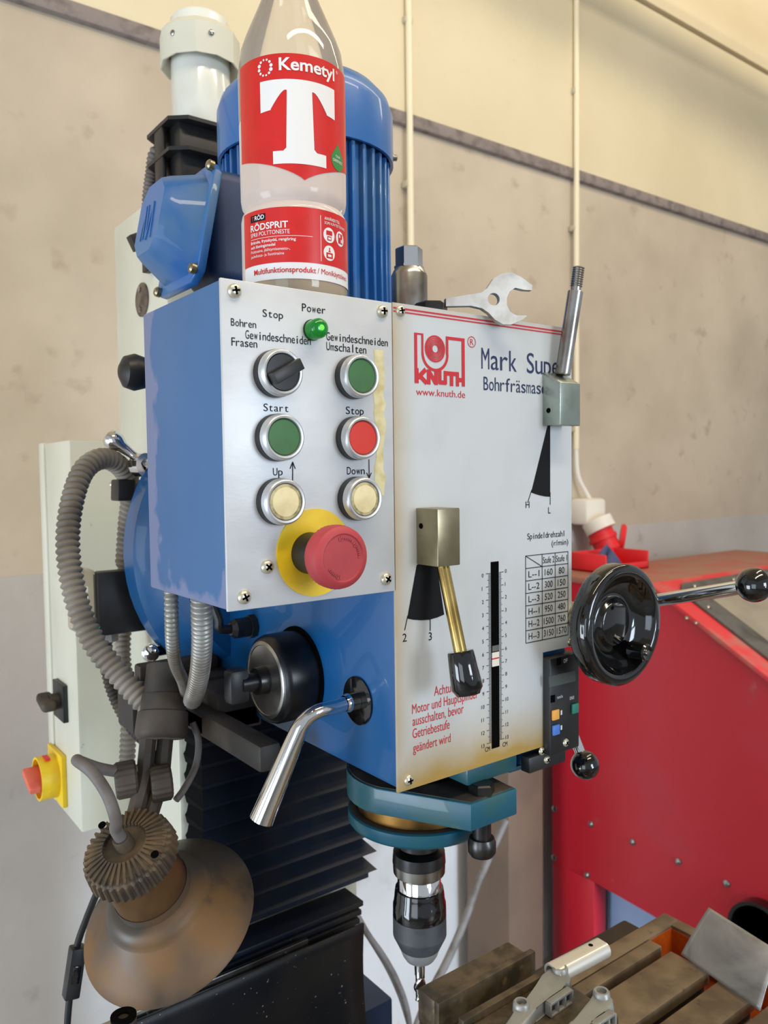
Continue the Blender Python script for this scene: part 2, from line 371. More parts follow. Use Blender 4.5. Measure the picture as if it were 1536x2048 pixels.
    def grid(s, f, nu, nv, k, flip=False):
        tb = bmesh.new(); G = [[tb.verts.new(f(i / nu, j / nv)) for j in range(nv + 1)] for i in range(nu + 1)]
        for i in range(nu):
            for j in range(nv):
                q = (G[i][j], G[i + 1][j], G[i + 1][j + 1], G[i][j + 1]); tb.faces.new(q[::-1] if flip else q)
        return s.merge(tb, k, False)
    def faces(s, verts, fcs, k):
        tb = bmesh.new(); v = [tb.verts.new(p) for p in verts]
        for f in fcs:
            try: tb.faces.new([v[i] for i in f])
            except ValueError: pass
        return s.merge(tb, k, False)
    def build(s, name, parent=None, angle=40, solid=0):
        bm = s.bm
        bmesh.ops.remove_doubles(bm, verts=bm.verts, dist=1e-7)
        me = bpy.data.meshes.new(name)
        lo = V([min(v.co[i] for v in bm.verts) for i in range(3)]); hi = V([max(v.co[i] for v in bm.verts) for i in range(3)])
        c = (lo + hi) / 2
        if parent is None: c.z = lo.z
        for v in bm.verts: v.co -= c
        bm.to_mesh(me); bm.free()
        for k in s.mats: me.materials.append(M[k])
        for p in me.polygons: p.use_smooth = True
        me.set_sharp_from_angle(angle=math.radians(angle))
        o = bpy.data.objects.new(name, me); COL.objects.link(o)
        o['wx'], o['wy'], o['wz'] = c
        if parent is not None:
            o.parent = parent
            o.location = c - V((parent['wx'], parent['wy'], parent['wz']))
        else: o.location = c
        if solid:
            md = o.modifiers.new('thickness', 'SOLIDIFY'); md.thickness = solid; md.offset = 0
        return o

def tag(o, label, cat, group=None, kind=None):
    o['label'] = label
    if cat: o['category'] = cat
    if group: o['group'] = group
    if kind: o['kind'] = kind
    return o
def thing(name, label, cat, loc, group=None):
    o = bpy.data.objects.new(name, None); COL.objects.link(o); o.location = loc; o.empty_display_size = 0.02
    o['wx'], o['wy'], o['wz'] = loc
    return tag(o, label, cat, group)
def struct(o, label):
    o['kind'] = 'structure'; o['label'] = label; return o

# ------------------------------------------------------------------ lettering
_gl = {}
def glyphs(txt, bold=0.0):
    key = (txt, bold)
    if key not in _gl:
        cu = bpy.data.curves.new('t', 'FONT'); cu.body = txt; cu.size = 1.0; cu.offset = bold; cu.resolution_u = 4
        o = bpy.data.objects.new('t', cu); COL.objects.link(o)
        dg = bpy.context.evaluated_depsgraph_get(); dg.update()
        e = o.evaluated_get(dg); me = e.to_mesh()
        _gl[key] = ([(v.co.x, v.co.y) for v in me.vertices], [tuple(p.vertices) for p in me.polygons])
        e.to_mesh_clear(); bpy.data.objects.remove(o); bpy.data.curves.remove(cu)
    return _gl[key]
CAP = max(p[1] for p in glyphs('H')[0])
def write(mb, txt, place, h, k, width=None, bold=0.0, x0=0.0, slant=0.0):
    """proportional lettering; place(a, b) -> point; h = cap height"""
    vs, fs = glyphs(txt, bold)
    if not vs: return
    xa = min(p[0] for p in vs); xb = max(p[0] for p in vs); sy = h / CAP
    sx = width / (xb - xa) if width else sy
    mb.faces([place(x0 + (x - xa) * sx + slant * y * sy, y * sy) for x, y in vs], fs, k)
def mono(mb, txt, place, h, pitch, k, bold=0.0, fill=0.84):
    """fixed-pitch lettering as on drafting templates"""
    sy = h / CAP
    for i, ch in enumerate(txt):
        if ch == ' ': continue
        vs, fs = glyphs(ch, bold); xa = min(p[0] for p in vs); xb = max(p[0] for p in vs)
        wd = (xb - xa) * sy; sx = sy * min(1.15, pitch * fill / wd)
        c = (xa + xb) / 2
        mb.faces([place(pitch * (i + 0.5) + (x - c) * sx, y * sy) for x, y in vs], fs, k)
YF = 0.43817      # plane of the machine front
def at_front(px, py, eps=0.0): p = onY(px, py, YF); return V((p.x, YF - eps, p.z))
EPS = 0.00025
def fplace(px, py, y=YF):
    p = onY(px, py, y)
    return lambda a, b: V((p.x + a, y - EPS, p.z + b))
def pmono(mb, txt, pxa, pya, pxb, pyb, hpx, k='black_print', bold=0.0, n=None, y=YF):
    """fixed-pitch text from the left end (pxa,pya) to the right end (pxb,pyb) of its baseline; hpx cap height in the photo"""
    A = onY(pxa, pya, y); B = onY(pxb, pyb, y); h = onY(pxa, pya - hpx, y).z - A.z
    mono(mb, txt, fplace(pxa, pya, y), h, (B.x - A.x) / (n or len(txt)), k, bold)
_lift = [0]
def lift():
    _lift[0] = (_lift[0] + 1) % 60
    return V((0, -_lift[0] * 3e-6, 0))
def stroke(mb, pts, wd, k, y=YF):
    for a, b in zip(pts, pts[1:]):
        a = V(a); b = V(b); d = (b - a).normalized(); nrm = V((-d.z, 0, d.x)) * wd / 2; e = d * wd * 0.3
        l = lift(); mb.poly([p + l for p in (a - e - nrm, b + e - nrm, b + e + nrm, a - e + nrm)], k)

# ------------------------------------------------------------------ the hall
WY = 1.6          # face of the concrete wall
ZL = 2.366        # underside of the sealed joint
b = MB(); b.box((-3.5, WY, 1.312), (6.5, WY + 0.2, ZL), 'concrete'); b.box((-3.5, WY - 0.001, 0), (6.5, WY + 0.2, 1.312), 'concrete_low_daylit'); struct(b.build('wall_back'), 'grey brown concrete wall behind the machine')
b = MB(); b.box((-3.5, WY - 0.012, ZL + 0.032), (6.5, WY + 0.2, 2.985), 'upper_wall'); b.box((-3.5, WY + 0.01, 2.985), (6.5, WY + 0.2, 3.005), 'groove')
b.box((-3.5, WY - 0.012, 3.005), (6.5, WY + 0.2, 4.4), 'upper_wall'); struct(b.build('wall_upper'), 'cream painted upper wall band above the grey joint')
b = MB(); b.box((-3.5, WY - 0.016, ZL), (6.5, WY + 0.1, ZL + 0.033), 'ledge', 0.006); struct(b.build('trim_1'), 'grey sealed joint running across the wall')
b = MB(); b.box((-3.5, -4.0, -0.1), (6.5, WY + 0.2, 0), 'floor'); struct(b.build('floor'), 'grey concrete workshop floor')
b = MB(); b.box((-3.5, -4.0, 4.4), (6.5, WY + 0.2, 4.5), 'upper_wall'); struct(b.build('ceiling'), 'cream workshop ceiling')

b = MB(); b.box((-3.4, 1.20, 2.99), (6.4, 1.30, 3.10), 'clip'); struct(b.build('shade_tray'), 'unseen tray added to shade the upper wall')  # unseen, added to cast a soft dark band on the upper wall

# two thin conduits on the wall
for n, (px, ztop, zbot, lab) in enumerate(((820, 3.6, 1.3, 'cream cable conduit on the wall rising behind the spindle motor'),
                                           (1153, 3.6, 1.56, 'cream cable conduit on the wall above the red power socket'))):
    x = onY(px, 300, WY - 0.022).x
    t = thing('cable_conduit', lab, 'conduit', (x, WY - 0.022, zbot), 'cable conduits on the wall')
    b = MB(); b.cyl((x, WY - 0.022, zbot), (x, WY - 0.022, ztop), 0.0082, 'pipe', seg=14); b.build('pipe', t)
    for z in (2.95, 2.62, 2.22, 1.9, 1.62):
        b = MB(); b.box((x - 0.013, WY - 0.024, z - 0.008), (x + 0.013, WY - 0.001, z + 0.008), 'clip', 0.003); b.build('pipe_clip', t)
    if n:
        b = MB(); b.tube([(x, WY - 0.022, zbot), (x + 0.005, WY - 0.025, 1.48), (x + 0.03, WY - 0.04, 1.42), (x + 0.05, WY - 0.05, 1.385)], 0.006, 'white_plastic', 8); b.build('cable_tail', t)

# red industrial socket outlet below the second conduit
so = onY(1184, 1046, WY - 0.05)
t = thing('power_socket', 'red industrial power socket with white housing on the wall', 'socket', (so.x, WY - 0.045, 1.27))
b = MB(); b.box((so.x - 0.05, WY - 0.07, so.z - 0.005), (so.x + 0.045, WY - 0.002, so.z + 0.075), 'white_plastic', 0.012)
b.cyl((so.x - 0.005, WY - 0.07, so.z + 0.01), (so.x + 0.0, WY - 0.085, so.z - 0.02), 0.046, 'white_plastic'); b.build('housing', t)
b = MB(); b.cyl((so.x + 0.0, WY - 0.07, so.z - 0.005), (so.x + 0.012, WY - 0.105, so.z - 0.085), 0.038, 'red_socket', bev=0.004)
b.lathe((so.x + 0.004, WY - 0.085, so.z - 0.04), (0.012, -0.035, -0.08), [(0, 0.036), (0, 0.043), (0.012, 0.043), (0.012, 0.036)], 'red_socket', closed=True); b.build('socket_collar', t)
b = MB(); b.lathe((so.x + 0.055, WY - 0.11, so.z - 0.045), (0.6, -0.75, -0.15), [(0, 0), (0, 0.042), (0.010, 0.044), (0.016, 0.038), (0.018, 0)], 'red_socket', 28); b.build('flap_lid', t)

# brown steel post between wall and sandblaster
pl = onY(1018, 1750, 1.40).x
b = MB(); b.box((pl, 1.40, 0.0), (pl + 0.13, 1.56, 1.32), 'post', 0.004)
tag(b.build('steel_post'), 'brown steel post standing between the wall and the red cabinet', 'post')

# ------------------------------------------------------------------ red sandblasting cabinet at the right
SX = 1.66
R = lambda px, py: onX(px, py, SX)
top_z = R(1165, 1158).z
yb = R(1105, 1700).y
ridge = R(1300, 1172)
slope = [R(1320, 1215), R(1536, 1390)]
dy = slope[0].y - slope[1].y; dz = slope[0].z - slope[1].z
yfr = 0.42; zfr = ridge.z - (ridge.y - yfr) * dz / dy
XR = SX + 0.95
t = thing('sandblasting_cabinet', 'big red sandblasting cabinet with sloped window hood behind the table', 'cabinet', (SX + 0.45, 1.0, 0))
low_l = R(1190, 1765); low_r = R(1390, 1880)
b = MB()
leg_y = R(1188, 1765).y
side = [(yb, low_l.z), (leg_y, low_l.z), (low_r.y, low_r.z), (yfr + 0.02, low_r.z - (low_r.y - yfr) * 0.55), (yfr, zfr), (ridge.y, ridge.z), (yb, top_z)]
b.prism(side, (SX, 0, 0), (0, 1, 0), (0, 0, 1), (1, 0, 0), XR - SX, 'red_paint'); b.build('body', t)
for lx in (SX, XR - 0.05):
    for ly0, ly1 in ((leg_y, yb), (yfr + 0.02, yfr + 0.10)):
        b = MB(); b.box((lx, ly0, 0), (lx + 0.05, ly1, low_l.z if ly0 > 1 else 0.75), 'red_paint', 0.002); b.build('leg', t)
b = MB(); b.box((SX - 0.006, ridge.y, top_z - 0.012), (XR, yb + 0.004, top_z + 0.004), 'red_dust', 0.003); b.build('dusty_top', t)
b = MB()
sd = (V((SX, yfr, zfr)) - V((SX, ridge.y, ridge.z))).normalized(); sn = V((0, -sd.z, sd.y))
if sn.z < 0: sn = -sn
sl = (V((SX, yfr, zfr)) - V((SX, ridge.y, ridge.z))).length
O = V((SX - 0.004, ridge.y, ridge.z)) + sn * 0.0
pl4 = lambda a, c, h=0.0: O + V((1, 0, 0)) * a + sd * c + sn * h
b.obox(pl4((XR - SX) / 2, sl / 2, 0.004), ((1, 0, 0), sd, sn), ((XR - SX) / 2 + 0.004, sl / 2, 0.006), 'red_edge', 0.003); b.build('hood_frame', t)
b = MB(); b.prism([(0.055, 0.05), (0.09, 0.025), (0.85, 0.025), (0.89, 0.05), (0.89, sl - 0.1), (0.85, sl - 0.07), (0.09, sl - 0.07), (0.055, sl - 0.1)], pl4(0, 0, 0.0095), (1, 0, 0), sd, sn, 0.008, 'gasket', 0.002); gk = b.build('window_gasket', t)
b = MB(); b.obox(pl4(0.472, sl / 2, 0.0175), ((1, 0, 0), sd, sn), (0.352, sl / 2 - 0.10, 0.003), 'hood_glass', 0.001); b.build('window_pane', t)
for a, c in ((0.12, 0.045), (0.30, 0.045), (0.48, 0.045), (0.66, 0.045), (0.072, 0.12), (0.072, 0.30), (0.072, 0.48)):
    b = MB(); p = pl4(a, c, 0.017); b.lathe(p, sn, [(0, 0.007), (0.002, 0.007), (0.005, 0.004), (0.0055, 0)], 'steel', 12); b.build('gasket_screw', gk)
for px, py in ((1374, 1237), (1393, 1247)):
    p = onY(px, py, onX(px, py, SX).y); 
    d = ray(px, py); k = (pl4(0, 0, 0.010) - CAM_LOC).dot(sn) / d.dot(sn); q = CAM_LOC + d * k
    b = MB(); b.lathe(q, sn, [(0, 0.006), (0.002, 0.006), (0.004, 0.003), (0.0042, 0)], 'steel', 12); b.build('frame_rivet', t)
for px, py in ((1110, 1617), (1183, 1648), (1266, 1684), (1357, 1723), (1454, 1767), (1109, 1715), (1175, 1750)):
    p = R(px, py); b = MB(); b.lathe(p, (-1, 0, 0), [(0, 0.0085), (0.003, 0.0085), (0.006, 0.005), (0.0065, 0)], 'steel', 14); b.build('rivet', t)
p = R(1530, 1862); b = MB(); b.lathe((SX, p.y, p.z), (-1, 0, 0), [(-0.01, 0.07), (0.03, 0.07), (0.03, 0.062), (0.0, 0.06), (0.0, 0)], 'gloss_black', 40); b.build('hose_port', t)

b = MB(); b.box((SX + 0.075, 0.95, 0.0), (SX + 0.50, 1.33, 0.44), 'pale_blue', 0.01, 3); b.box((SX + 0.068, 0.943, 0.40), (SX + 0.507, 1.337, 0.445), 'pale_blue', 0.006)  # added box; bluish daylight of the gap is put into its colour
tag(b.build('gap_infill'), 'added pale blue crate on the floor under the red cabinet', 'infill')

# open red bin with a blue rag on the cabinet top
bx = onZ(1205, 1143, top_z + 0.004)
t = thing('parts_bin', 'small open red plastic bin on the red cabinet top', 'bin', (bx.x, bx.y, top_z + 0.004))
b = MB(); x0, x1, y0, y1, z0, z1 = bx.x - 0.045, bx.x + 0.15, bx.y - 0.045, bx.y + 0.075, top_z + 0.0045, top_z + 0.056
b.box((x0, y0, z0), (x1, y1, z0 + 0.005), 'red_socket'); b.box((x0, y1 - 0.005, z0), (x1, y1, z1), 'red_socket', 0.002)
b.box((x0, y0, z0), (x0 + 0.006, y1, z1), 'red_socket', 0.002); b.box((x1 - 0.006, y0, z0), (x1, y1, z1), 'red_socket', 0.002); b.box((x0, y0, z0), (x1, y0 + 0.006, z1 - 0.03), 'red_socket', 0.002)
b.build('bin_body', t)
b = MB(); cx, cy, cz = (x0 + x1) / 2 - 0.01, (y0 + y1) / 2, z0 + 0.006
def rag(u, v):
    a = 2 * PI * u; r = 0.055 * (1 - v); s = math.sin(a * 3) * 0.35 + math.sin(a * 5 + 1) * 0.2
    return V((cx + r * math.cos(a), cy + 0.8 * r * math.sin(a), cz + 0.046 * v * (1 + 0.9 * s) + 0.02 * (1 + s) * (1 - v) * v))
b.grid(rag, 36, 8, 'blue_sack'); tag(b.build('rag'), 'crumpled slate blue rag inside the red bin', 'rag')

# ------------------------------------------------------------------ the milling and drilling machine
SPX, SPY = 0.4253, 0.523      # spindle axis
MX, MY = 0.4255, 0.69         # motor axis
mach = thing('milling_machine', 'blue and white milling and drilling machine with control panel in front of the wall', 'milling machine', (0.425, 0.85, 0))

# column
b = MB(); b.box((0.313, 0.78, 0.0), (0.537, 0.936, 1.787), 'cream', 0.004); b.box((0.20, 0.40, 0.0), (0.65, 0.936, 0.12), 'cream', 0.01)
colm = b.build('column', mach)
p = onX(286, 600, 0.313)
b = MB(); b.lathe(p, (-1, 0, 0), [(0, 0.018), (0.002, 0.018), (0.003, 0.0155), (0.003, 0)], 'badge', 28)
for q in (-0.011, 0.011): b.lathe(p + V((-0.003, 0, q)), (-1, 0, 0), [(0, 0.0032), (0.0015, 0.003), (0.002, 0)], 'steel', 10)
b.build('badge', colm)
b = MB(); q = onX(303, 487, 0.313); b.obox((0.309, q.y, q.z), ((1, 0, 0), (0, 1, 0), (0, 0, 1)), (0.004, 0.008, 0.03), 'black_plastic', 0.001); b.obox((0.300, q.y - 0.004, q.z), ((1, 0, 0.5), (0, 1, 0), (-0.5, 0, 1)), (0.011, 0.006, 0.008), 'black_plastic', 0.001)
b.build('cable_clamp', colm)

# lift motor on the column
LX, LY = 0.392, 0.86
zf0, zf1 = 1.787, onY(345, 218, 0.82).z
b = MB(); b.box((LX - 0.042, LY - 0.034, zf0), (LX + 0.042, LY + 0.034, zf1), 'black_plastic', 0.004)
c8 = lambda r, k: [(-r, -r + k), (-r + k, -r), (r - k, -r), (r, -r + k), (r, r - k), (r - k, r), (-r + k, r), (-r, r - k)]
for i in range(4):
    z = zf1 - 0.004 - i * 0.032
    b.prism(c8(0.053, 0.017), (LX, LY, z - 0.004), (1, 0, 0), (0, 0.86, 0), (0, 0, 1), 0.004, 'black_plastic')
b.box((LX - 0.0525, LY - 0.012, zf0), (LX - 0.0475, LY + 0.012, zf1 - 0.002), 'black_plastic', 0.002)
lm = b.build('lift_motor', mach)
zc = onY(400, 92, LY - 0.03).z
b = MB(); b.lathe((LX, LY, zf1), (0, 0, 1), [(0, 0), (0, 0.0328), (0.12, 0.0328), (0.124, 0.03), (0.124, 0)], 'white_enamel', 40); b.build('motor_can', lm)
zt = onY(400, 26, LY - 0.04).z
b = MB(); zb = onY(360, 100, LY - 0.03).z
def capring(i, t, r): return 1.0
sg = 48
tb_prof = [(0.012, 0.034), (0.0, 0.0430), (0.0, 0.0445), (zt - zb - 0.007, 0.0445), (zt - zb, 0.039), (zt - zb, 0)]
b.lathe((LX, LY, zb), (0, 0, 1), tb_prof, 'cream', 12); b.build('rain_cap', lm, 30)
for a in (205, 262):
    a = math.radians(a); q = V((LX + 0.0428 * math.cos(a), LY + 0.0428 * math.sin(a), zb + 0.022))
    b = MB(); b.lathe(q, (math.cos(a), math.sin(a), 0), [(0, 0.0032), (0.002, 0.003), (0.003, 0.0015), (0.003, 0)], 'steel', 12); b.build('cap_screw', lm)
b = MB(); g0 = onY(312, 305, 0.90); g1 = onY(303, 350, 0.91); g2 = onY(297, 405, 0.915); g3 = onY(302, 440, 0.92)
b.hose([g0 + V((0.02, 0, 0.01)), g0, g1, g2, g3, g3 + V((0.01, 0.0, -0.04))], 0.0072, 'cable', 0.0045); b.build('motor_conduit', lm)

# swivel flange between column and head
b = MB(); b.lathe((0.42, 0.782, 1.42), (0, -1, 0), [(0, 0), (0, 0.158), (0.028, 0.158), (0.034, 0.152), (0.048, 0.135), (0.075, 0.128), (0.075, 0)], 'blue', 72); b.build('swivel_flange', mach)

# head
b = MB(); b.box((0.3395, 0.4405, 1.2712), (0.5225, 0.735, 1.6125), 'blue', 0.004, 2); head = b.build('head_housing', mach)

# face plate with its lettering, scale and logo
b = MB()
PR = onY(1143, 850, YF).x
dz0 = onY(1100, 1302, YF).z; dx0 = onY(1086, 1400, YF).x
b.prism([(0.3378, 1.2708), (dx0, 1.2708), (dx0, dz0), (PR, dz0), (PR, 1.6164), (0.3378, 1.6164)], (0, YF, 0), (1, 0, 0), (0, 0, 1), (0, 1, 0), 0.0022, 'plate')
F = lambda px, py: at_front(px, py, EPS)
# two thin red lines at the upper border
zt = 1.6164
for z, h in ((zt - 0.0030, 0.0012), (zt - 0.0054, 0.0010)):
    b.poly([(0.3384, YF - EPS, z - h), (PR - 0.0005, YF - EPS, z - h), (PR - 0.0005, YF - EPS, z), (0.3384, YF - EPS, z)], 'red_print')
# logo: hooked frame, ring disc in a U, lettering standing in the frame
L0 = onY(829, 766, YF); L1 = onY(929.5, 771, YF); LT = onY(829, 665, YF)
lw_ = L1.x - L0.x; lh = LT.z - L0.z
lg = lambda u, v: V((L0.x + u * lw_, YF - EPS, L0.z + v * lh))
def Q(pts, k='red_print'):
    l = lift(); b.poly([lg(*p) + l for p in pts], k)
Q([(0, 0), (0.055, 0), (0.055, 1), (0, 1)]); Q([(0, 0.965), (0.175, 0.965), (0.175, 1), (0, 1)])
Q([(0.135, 0.62), (0.175, 0.62), (0.175, 1), (0.135, 1)]); Q([(0.615, 0.62), (0.665, 0.62), (0.665, 1), (0.615, 1)])
Q([(0.615, 0.935), (1, 0.935), (1, 1), (0.615, 1)]); Q([(0.935, 0), (1, 0), (1, 1), (0.935, 1)])
asp = lw_ / lh
def arc(c, r0, r1, a0, a1, n, k):
    for i in range(n):
        t0 = a0 + (a1 - a0) * i / n; t1 = a0 + (a1 - a0) * (i + 1) / n
        Q([(c[0] + r0 * math.cos(t0), c[1] + r0 * math.sin(t0) * asp), (c[0] + r1 * math.cos(t0), c[1] + r1 * math.sin(t0) * asp),
           (c[0] + r1 * math.cos(t1), c[1] + r1 * math.sin(t1) * asp), (c[0] + r0 * math.cos(t1), c[1] + r0 * math.sin(t1) * asp)], k)
arc((0.40, 0.62), 0.222, 0.266, PI, 2 * PI, 20, 'red_print')
for r0, r1 in ((0.055, 0.072), (0.078, 0.094), (0.100, 0.117), (0.123, 0.141), (0.147, 0.166), (0.172, 0.20)): arc((0.40, 0.72), r0, r1, 0, 2 * PI, 36, 'red_print')
def lst(pts, wd): stroke(b, [lg(*p) for p in pts], wd * lw_, 'red_print')
lst([(0.04, 0.03), (0.04, 0.27)], 0.075); lst([(0.08, 0.13), (0.2, 0.27)], 0.07); lst([(0.09, 0.16), (0.215, 0.03)], 0.07)
lst([(0.27, 0.02), (0.27, 0.265)], 0.07); lst([(0.28, 0.25), (0.40, 0.04)], 0.07); lst([(0.415, 0.02), (0.415, 0.265)], 0.07)
lst([(0.49, 0.265), (0.49, 0.05), (0.60, 0.05), (0.60, 0.265)], 0.065)
lst([(0.64, 0.245), (0.81, 0.245)], 0.065); lst([(0.725, 0.24), (0.725, 0.02)], 0.07)
lst([(0.845, 0.02), (0.845, 0.265)], 0.065); lst([(0.85, 0.13), (0.97, 0.13)], 0.065)
rc = onY(943, 684, YF); rr = 0.0042
for i in range(24):
    a0, a1 = 2 * PI * i / 24, 2 * PI * (i + 1) / 24
    b.poly([(rc.x + r_ * math.cos(a), YF - EPS, rc.z + r_ * math.sin(a)) for r_, a in ((rr, a0), (rr, a1), (rr - 0.0006, a1), (rr - 0.0006, a0))], 'red_print')
write(b, 'R', lambda a, c: V((rc.x - 0.0016 + a, YF - EPS, rc.z - 0.0022 + c)), 0.0044, 'red_print')
h = onY(832, 778, YF).z - onY(832, 792, YF).z
write(b, 'www.knuth.de', fplace(832, 790), h, 'red_print', onY(930, 795, YF).x - onY(832, 790, YF).x)
pmono(b, 'Mark Super', 961, 737, 1052, 743, 42, 'navy_print', 0.0, n=5)
pmono(b, 'Bohrfräsmaschine', 966, 780, 1082, 787, 27, 'navy_print', 0.0, n=11)
# lever sectors
b.poly([F(*q) for q in ((1096, 846), (1062, 985), (1070, 988), (1080, 991), (1090, 993), (1100, 993.5), (1100, 846))], 'black_print')
stroke(b, [F(1063, 980), F(1055, 1005)], 0.0007, 'black_print'); stroke(b, [F(1100, 985), F(1100, 1009)], 0.0007, 'black_print')
write(b, 'H', fplace(1051, 1016), 0.0052, 'black_print'); write(b, 'L', fplace(1096, 1027), 0.0052, 'black_print')
b.poly([F(*q) for q in ((833, 1130), (814, 1237), (826, 1239.5), (842, 1240.5), (858, 1239.5), (874, 1235), (888, 1229), (872, 1120))], 'black_print')
stroke(b, [F(815, 1232), F(809, 1260)], 0.0007, 'black_print'); stroke(b, [F(860, 1236), F(860, 1261)], 0.0007, 'black_print')
write(b, '2', fplace(805, 1284), 0.0058, 'black_print'); write(b, '3', fplace(857, 1281), 0.0058, 'black_print')
# depth slot and the centimetre scales
sl0, sl1 = onY(981, 1124, YF), onY(986, 1497, YF); sr0 = onY(997, 1124, YF).x
sxl, sxr = sl0.x, sr0
b.poly([(sxl, YF - EPS, sl1.z), (sxr, YF - EPS, sl1.z), (sxr, YF - EPS, sl0.z), (sxl, YF - EPS, sl0.z)], 'void')
za = onY(970, 1148, YF).z; zb_ = onY(975, 1487, YF).z
ra = onY(1003, 1144, YF).z; rb = onY(1010, 1476, YF).z
def bar(x0, x1, z, t, k='black_print'): b.poly([(x0, YF - EPS, z - t), (x1, YF - EPS, z - t), (x1, YF - EPS, z + t), (x0, YF - EPS, z + t)], k)
for i in range(131):
    ln = 0.0052 if i % 10 == 0 else (0.0036 if i % 5 == 0 else 0.0026)
    z = za + (zb_ - za) * i / 130; bar(sxl - ln, sxl - 0.0003, z, 0.00022)
    z = ra + (rb - ra) * i / 130; bar(sxr + 0.0003, sxr + ln, z, 0.00022)
    if i % 10 == 0:
        zl = za + (zb_ - za) * i / 130; s = str(i // 10)
        write(b, s, lambda a, c: V((sxl - 0.0095 - 0.0013 * (len(s) - 1) + a, YF - EPS, zl - 0.0024 + c)), 0.0029, 'black_print')
        zr = ra + (rb - ra) * i / 130
        write(b, s, lambda a, c: V((sxr + 0.0068 + a, YF - EPS, zr - 0.0010 + c)), 0.0029, 'black_print')
write(b, 'CM', fplace(970, 1504), 0.0036, 'black_print', 0.0052); write(b, 'CM', fplace(1005, 1494), 0.0036, 'black_print', 0.0052)
# spindle speed table
pmono(b, 'Spindeldrehzahl', 1054, 1079, 1130, 1072, 12)
write(b, '(r/min)', fplace(1103, 1092), 0.0046, 'black_print', onY(1136, 1088, YF).x - onY(1103, 1092, YF).x)
tx = [onY(1051, 1180, YF).x, onY(1084, 1180, YF).x, onY(1110, 1180, YF).x, onY(1135.5, 1180, YF).x]
tz0 = onY(1051, 1112, YF).z; tz1 = onY(1053, 1286, YF).z
tz = [tz0 + (tz1 - tz0) * i / 7 for i in range(8)]
ln_ = lambda p, q, w_=0.0006: stroke(b, [V((p[0], YF - EPS, p[1])), V((q[0], YF - EPS, q[1]))], w_, 'black_print')
for z in tz: ln_((tx[0], z), (tx[3], z))
for x in (tx[0], tx[1], tx[2], tx[3]): ln_((x, tz[0]), (x, tz[7]))
ln_((tx[0], tz[0]), (tx[1], tz[1]))
rows = (('', 'Stufe 2', 'Stufe 1'), ('L--1', '160', '80'), ('L--2', '300', '150'), ('L--3', '520', '250'), ('H--1', '950', '480'), ('H--2', '1500', '760'), ('H--3', '3150', '1570'))
for r_, row in enumerate(rows):
    for c_, s in enumerate(row):
        if not s: continue
        wd = (tx[c_ + 1] - tx[c_]) * (0.86 if len(s) > 5 else 0.16 * len(s) + 0.12 if c_ else 0.66)
        xc = (tx[c_] + tx[c_ + 1]) / 2 - wd / 2; zc_ = (tz[r_] + tz[r_ + 1]) / 2 - 0.0026
        write(b, s, lambda a, c: V((xc + a, YF - EPS, zc_ + c)), 0.0052, 'black_print', wd)
# red warning
for s, px, py, px2, py2, hp in (('Achtung!', 868, 1392, 918, 1380, 19), ('Motor und Hauptspindel', 824, 1428, 953, 1404, 19), ('ausschalten, bevor', 825, 1452, 927, 1431, 19), ('Getriebestufe', 825, 1477, 899, 1461, 19), ('geändert wird', 826, 1505, 901, 1485, 18)):
    A = onY(px, py, YF); write(b, s, fplace(px, py), onY(px, py - hp, YF).z - A.z, 'red_print', onY(px2, py2, YF).x - A.x)
plate = b.build('faceplate', mach)

def screw(pt, parent, name, r=0.0044, ang=0.4, n=(0, -1, 0), k='screw'):
    b = MB(); n = V(n).normalized(); u, v, a = frame(n); pt = V(pt)
    b.lathe(pt, n, [(0, r), (r * 0.25, r * 0.98), (r * 0.5, r * 0.75), (r * 0.62, r * 0.4), (r * 0.65, 0)], k, 20)
    for w_ in (0, PI / 2):
        d = u * math.cos(ang + w_) + v * math.sin(ang + w_)
        b.obox(pt + n * r * 0.62, (d, n.cross(d), n), (r * 0.55, r * 0.13, r * 0.10), 'void')
    return b.build(name, parent)
for px, py, k in ((800, 622, 'screw'), (817, 1560, 'screw'), (1141, 1283, 'olive_steel')):
    screw(at_front(px, py), plate, 'plate_screw', 0.0040, random.random(), k=k)
b = MB(); p0 = onY(982, 1292, YF); p1 = onY(997, 1322, YF); x0, x1 = sxl + 0.0006, sxr - 0.0006
zz = p0.z
for h_, k in ((0.0046, 'steel'), (0.0007, 'void'), (0.0044, 'white_plastic'), (0.0011, 'red_print'), (0.0056, 'white_plastic')):
    b.box((x0, YF - 0.0008, zz - h_), (x1, YF - 0.0003, zz), k); zz -= h_
b.build('depth_pointer', plate)

# control box with its panel
b = MB(); b.box((0.2094, 0.4404, 1.4163), (0.3372, 0.5682, 1.6155), 'blue_box', 0.0018); cbox = b.build('control_box', mach)
b = MB(); b.box((0.2090, YF, 1.4158), (0.3374, YF + 0.0023, 1.6160), 'panel', 0.0007)
for s, xa, ya, xb, yb2, hp in (('Stop', 524, 633, 567, 639, 15), ('Power', 603, 622, 652, 629, 15.5), ('Bohren', 461, 651, 513, 658, 15), ('Gewindeschneiden', 490, 677, 622, 692, 17), ('Frasen', 462, 691, 515, 698, 16.5),
                           ('Gewindeschneiden', 652, 680, 776, 694, 16), ('Umschalten', 652, 700, 733, 708, 16.5), ('Start', 526, 822, 578, 825, 15), ('Stop', 691, 828, 728, 830, 15), ('Up', 545, 951, 566, 952, 15), ('Down', 693, 949, 730, 949, 15)):
    pmono(b, s, xa, ya, xb, yb2, hp)
stroke(b, [F(585, 962), F(585, 924)], 0.0006, 'black_print'); stroke(b, [F(580, 937), F(585, 924), F(590, 937)], 0.0006, 'black_print')
stroke(b, [F(737.5, 919), F(738, 956)], 0.0006, 'black_print'); stroke(b, [F(733, 946), F(738, 956), F(742, 946)], 0.0006, 'black_print')
